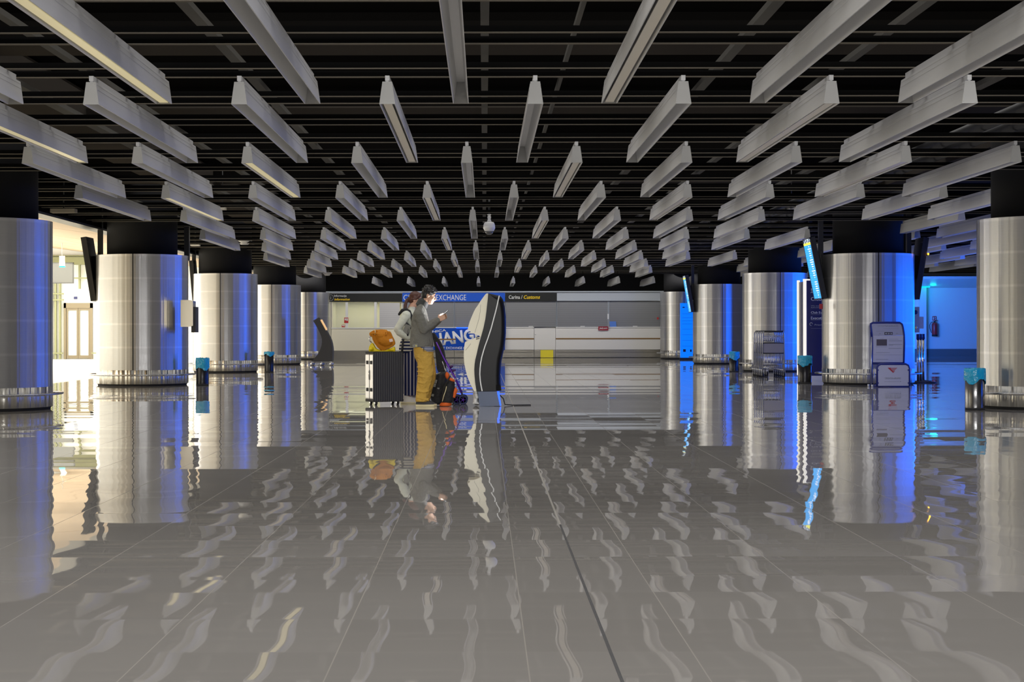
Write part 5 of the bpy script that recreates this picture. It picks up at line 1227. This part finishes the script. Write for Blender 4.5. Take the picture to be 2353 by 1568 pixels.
for xx in (-0.17, 0.17):
    for yy in (-0.09, 0.09):
        w_ = MB().lathe([(0.0, -0.016), (0.016, -0.016), (0.026, -0.012), (0.026, 0.012), (0.016, 0.016), (0.0, 0.016)], n=16).build('wheel', 'rubber', su, loc=(xx, yy, 0.026)); w_.rotation_euler = (0, R(90), 0)
        MB().lathe([(0, -0.018), (0.012, -0.018), (0.012, 0.018), (0, 0.018)], n=10).build('hub', 'chrome', w_)
        MB().b2((-0.022, -0.014, 0.02), (0.022, 0.014, 0.05)).build('wheel_fork', 'steel', su, loc=(xx, yy, 0))
bk = CDp / F / 7.84
yb_ = empty('yellow_bag', (at(820 + 455 / 7.84, 800, CDp)[0], CDp, 0.765), 0, 'soft bright yellow bag squashed under the orange one on the suitcase', 'bag')
def ZB_(zx, zy): return ((zx - 455) * bk, (545 - zy) * bk)
m = MB()
m.prism([ZB_(*p) for p in ((216, 545), (216, 500), (228, 450), (255, 405), (285, 385), (310, 420), (345, 490), (440, 528), (520, 520), (600, 490), (680, 452), (692, 500), (694, 545))], (0, -0.07, 0), (1, 0, 0), (0, 0, 1), (0, 0.14, 0))
m.ell((*ZB_(270, 500)[:1], 0, ZB_(0, 500)[1]), (50 * bk, 0.11, 44 * bk)); m.ell((ZB_(620, 0)[0], 0, ZB_(0, 515)[1]), (72 * bk, 0.10, 30 * bk)); m.ell((ZB_(430, 0)[0], 0, ZB_(0, 535)[1]), (170 * bk, 0.09, 18 * bk))
m.fuse('bag_body', 'bagyellow', yb_, voxel=0.008, smooth=3)
for v in yb_.children[0].data.vertices: v.co.z = max(v.co.z, 0.0)
ob = empty('orange_bag', (yb_.location.x, CDp - 0.02, 0.765), 0, 'orange canvas drawstring bag lying on top of the suitcase', 'bag')
m = MB()
OUT = ((228, 240), (232, 205), (262, 186), (300, 162), (345, 150), (395, 152), (440, 146), (500, 152), (560, 176), (598, 182), (622, 214), (640, 262), (672, 322), (690, 372), (693, 412), (660, 448), (600, 480), (540, 508), (485, 534), (445, 522), (400, 478), (352, 424), (318, 370), (292, 322), (276, 282), (240, 262))
m.prism([ZB_(*p) for p in OUT], (0, -0.055, 0), (1, 0, 0), (0, 0, 1), (0, 0.11, 0))
for zx, zy, rx, ry, rz, rot in ((500, 340, 165, 0.125, 120, 30), (440, 270, 120, 0.115, 90, 20), (570, 370, 95, 0.115, 90, 35)): m.ell((ZB_(zx, 0)[0], 0, ZB_(0, zy)[1]), (rx * bk, ry, rz * bk), Matrix.Rotation(R(rot), 3, 'Y'))
for i in range(8):                                                     # gathered mouth folds fanning out from the drawstring
    a = -0.10 + 0.2 * i / 7; q = [(262 + 10 * (i % 2), 225), (330 + 6 * i, 215 + 14 * i), (420 + 10 * i, 230 + 22 * i)]
    m.tube([(ZB_(*q[0])[0], a * .5, ZB_(*q[0])[1], 0.012), (ZB_(*q[1])[0], a, ZB_(*q[1])[1], 0.014), (ZB_(*q[2])[0], a * 1.1, ZB_(*q[2])[1], 0.004)], 0.01, 6)
for i in range(5): m.tube([(ZB_(400 + 34 * i, 0)[0], -0.03, ZB_(0, 152)[1], 0.011), (ZB_(385 + 40 * i, 0)[0], -0.09, ZB_(0, 205 + 5 * i)[1], 0.011), (ZB_(392 + 42 * i, 0)[0], -0.118, ZB_(0, 270)[1], 0.004)], 0.01, 6)
m.fuse('bag_body', 'bagorange', ob, voxel=0.008, smooth=3)
MB().tube([(*ZB_(x, y)[:1], -0.075 - 0.02 * (y > 300), ZB_(x, y)[1]) for x, y in ((300, 190), (288, 250), (296, 320), (330, 390), (385, 462), (450, 524))], 0.007, 6).build('cord', 'bagorange', ob)
MB().tube([(ZB_(x, y)[0], -0.05, ZB_(x, y)[1]) for x, y in ((252, 268), (228, 300), (232, 345), (270, 382))], 0.008, 6).build('metal_ring', 'steel', ob)
MB().tube([(ZB_(x, y)[0], -0.100, ZB_(x, y)[1]) for x, y in ((335, 148), (342, 190), (334, 240))], 0.006, 6).build('drawstring', 'sole', ob)
o = MB().box(((625 - 455) * bk, -0.112, (545 - 343) * bk), (0.05, 0.012, 0.042), Matrix.Rotation(R(-14), 3, 'Y')).build('sewn_label', 'tagwhite', ob, label='small pale square label')

# ================================================================== BACKPACKS and STROLLER
ZK = 1 / 1511.0
def q4(zx, zy, y=0.0): return ((930 + zx / 9.224 - 1112) / 163.8, y, (1420 - zy) * ZK)
bo_ = q4(690, 0)
bpk = empty('backpack', (bo_[0], 23.62, 0), 0, 'black backpack with pale patches standing on the floor behind the man', 'backpack')
def L4(zx, zy, y=0): a = q4(zx, zy, y); return (a[0] - bo_[0], a[1], a[2])
m = MB()
m.loft([(L4(690, 0)[0], 0, 0.012, 0.085, 0.11), (L4(690, 0)[0], 0, 0.04, 0.098, 0.13), (L4(700, 0)[0], 0, 0.20, 0.095, 0.14), (L4(730, 0)[0], 0, 0.34, 0.085, 0.13), (L4(755, 0)[0], 0, 0.44, 0.07, 0.11), (L4(770, 0)[0], 0, 0.475, 0.045, 0.08)], 22)
m.ell(L4(600, 1150), (0.06, 0.11, 0.15)); m.ell(L4(790, 1000), (0.05, 0.12, 0.22), Matrix.Rotation(R(12), 3, 'Y'))
m.fuse('pack_body', 'packblack', bpk, voxel=0.009, smooth=4)
MB().tube([L4(655, 770, -0.06), L4(690, 735, -0.08), L4(740, 715, -0.07)], 0.010, 8).build('grab_handle', 'pouch', bpk)
m = MB()
for zx, zy, w, h in ((640, 900, .040, .05), (610, 980, .045, .05), (700, 1050, .03, .02), (570, 1195, .04, .035)): a = L4(zx, zy); m.box((a[0], -0.142 if zx > 600 else -0.115, a[2]), (w, 0.02, h), Matrix.Rotation(R(12), 3, 'Y'))
m.build('pale_patch', 'pouch', bpk, label='pale reflective patches')
MB().tube([L4(540, 1240, -0.11), L4(560, 1050, -0.12), L4(600, 860, -0.12), L4(670, 760, -0.10)], 0.014, 8).build('shoulder_strap', 'strap', bpk)
po_ = q4(930, 0)
op = empty('backpack', (po_[0], 23.28, 0), 0, 'black and orange backpack standing before the stroller', 'backpack')
def O4(zx, zy, y=0): a = q4(zx, zy, y); return (a[0] - po_[0], a[1], a[2])
m = MB(); m.loft([(O4(905, 0)[0], 0, 0.05, 0.085, 0.10), (O4(910, 0)[0], 0, 0.14, 0.09, 0.115), (O4(935, 0)[0], 0, 0.26, 0.085, 0.115), (O4(960, 0)[0], 0, 0.34, 0.065, 0.10), (O4(965, 0)[0], 0, 0.37, 0.04, 0.07)], 22)
m.fuse('pack_body', 'packblack', op, voxel=0.009, smooth=4)
m = MB(); m.loft([(O4(860, 0)[0], 0, 0.004, 0.085, 0.10), (O4(865, 0)[0], 0, 0.03, 0.088, 0.108), (O4(880, 0)[0], 0, 0.056, 0.07, 0.10)], 22); m.fuse('base_panel', 'packorange', op, voxel=0.009, smooth=2, label='bright orange base')
m = MB(); m.ell(O4(900, 770), (0.032, 0.09, 0.055), Matrix.Rotation(R(-10), 3, 'Y')); m.ell(O4(985, 860), (0.055, 0.09, 0.028), Matrix.Rotation(R(25), 3, 'Y')); m.fuse('lid', 'packorange', op, voxel=0.008, smooth=2, label='orange lid')
m = MB(); m.tube([O4(1075, 1060, -0.02), O4(1050, 1130, -0.03), O4(1015, 1230, -0.03)], 0.035, 10); m.ell(O4(1045, 1130), (0.03, 0.07, 0.08), Matrix.Rotation(R(20), 3, 'Y')); m.fuse('side_pocket', 'packorange', op, voxel=0.008, smooth=2, label='orange side pocket')
m = MB(); m.tube([O4(885, 990, -0.118), O4(870, 1070, -0.118), O4(830, 1180, -0.112), O4(795, 1310, -0.10)], 0.006, 6); m.build('piping', 'sole', op)
m = MB(); m.tube([O4(960, 780, -0.10), O4(920, 850, -0.125), O4(890, 950, -0.125)], 0.012, 6); m.tube([O4(1000, 1290, -0.07), O4(1030, 1350, -0.08), O4(1010, 1395, -0.08)], 0.012, 6); m.build('strap', 'strap', op)
so = q4(900, 0)
stv = empty('stroller', (so[0], 24.0, 0), 0, 'folding stroller with purple tubes and black fabric standing behind the bags', 'stroller')
def S4(zx, zy, y=0): a = q4(zx, zy, y); return (a[0] - so[0], a[1], a[2])
for y in (-0.20, 0.20): MB().tube([S4(640, 60, y), S4(800, 400, y), S4(960, 690, y), S4(1060, 880, y), S4(1190, 1170, y)], 0.011, 8).build('frame_tube', 'purple', stv)
m = MB()
for y in (-0.17, 0.17): m.tube([S4(770, 480, y), S4(840, 670, y), S4(900, 900, y), S4(760, 1300, y)], 0.008, 8)
m.tube([S4(1060, 880, -0.2), S4(1060, 880, 0.2)], 0.008, 8); m.tube([S4(760, 1300, -0.17), S4(760, 1300, 0.17)], 0.008, 8); m.build('rear_leg', 'steel', stv)
m = MB(); m.prism([S4(p, q)[0::2] for p, q in ((540, -150), (600, -140), (650, -60), (700, 10), (750, 90), (800, 220), (830, 360), (835, 420), (850, 640), (840, 720), (690, 720), (650, 640), (630, 420), (610, 200))], (0, -0.17, 0), (1, 0, 0), (0, 0, 1), (0, 0.34, 0)); m.fuse('seat_fabric', 'packblack', stv, voxel=0.010, smooth=5)
m = MB(); m.ell(S4(990, 690), (0.055, 0.17, 0.018), Matrix.Rotation(R(-12), 3, 'Y')); m.ell(S4(960, 600), (0.035, 0.15, 0.018), Matrix.Rotation(R(-25), 3, 'Y')); m.build('foot_rest', mat('purple_fabric', (0.07, 0.01, 0.11), 0.7), stv)
MB().ell(S4(1048, 868, -0.21), (0.014, 0.008, 0.016)).build('joint_cap', 'ledblue' if False else 'paleblue', stv)
for zx, zy in ((1222, 1256), (1085, 1262)):
    for y in (-0.21, 0.21):
        rr2 = 0.068
        w_ = MB().lathe([(0.045, -0.012), (rr2, -0.012), (rr2, 0.012), (0.045, 0.012), (0.045, -0.012)], n=24).build('wheel', mat('wheel_navy', (0.02, 0.035, 0.12), 0.5) if 'wn' not in M else M['wn'], stv, loc=(S4(zx, 0)[0], y + (0.05 if zx < 1200 else 0), rr2)); w_.rotation_euler = (R(90), 0, 0)
        m = MB(); m.lathe([(0, -0.014), (0.016, -0.014), (0.016, 0.014), (0, 0.014)], n=12)
        for i in range(5): a = 2 * math.pi * i / 5; m.tube([(0, 0, 0), (0.05 * math.cos(a), 0.05 * math.sin(a), 0)], 0.006, 5)
        m.build('hub', 'purple', w_)
m = MB()
for y in (-0.21, 0.21): m.tube([S4(1190, 1170, y), (S4(1222, 0)[0], y, 0.068)], 0.01, 6); m.tube([S4(900, 900, y * .8), (S4(1085, 0)[0], y * .9, 0.068)], 0.008, 6)
m.build('wheel_fork', 'rubber', stv)
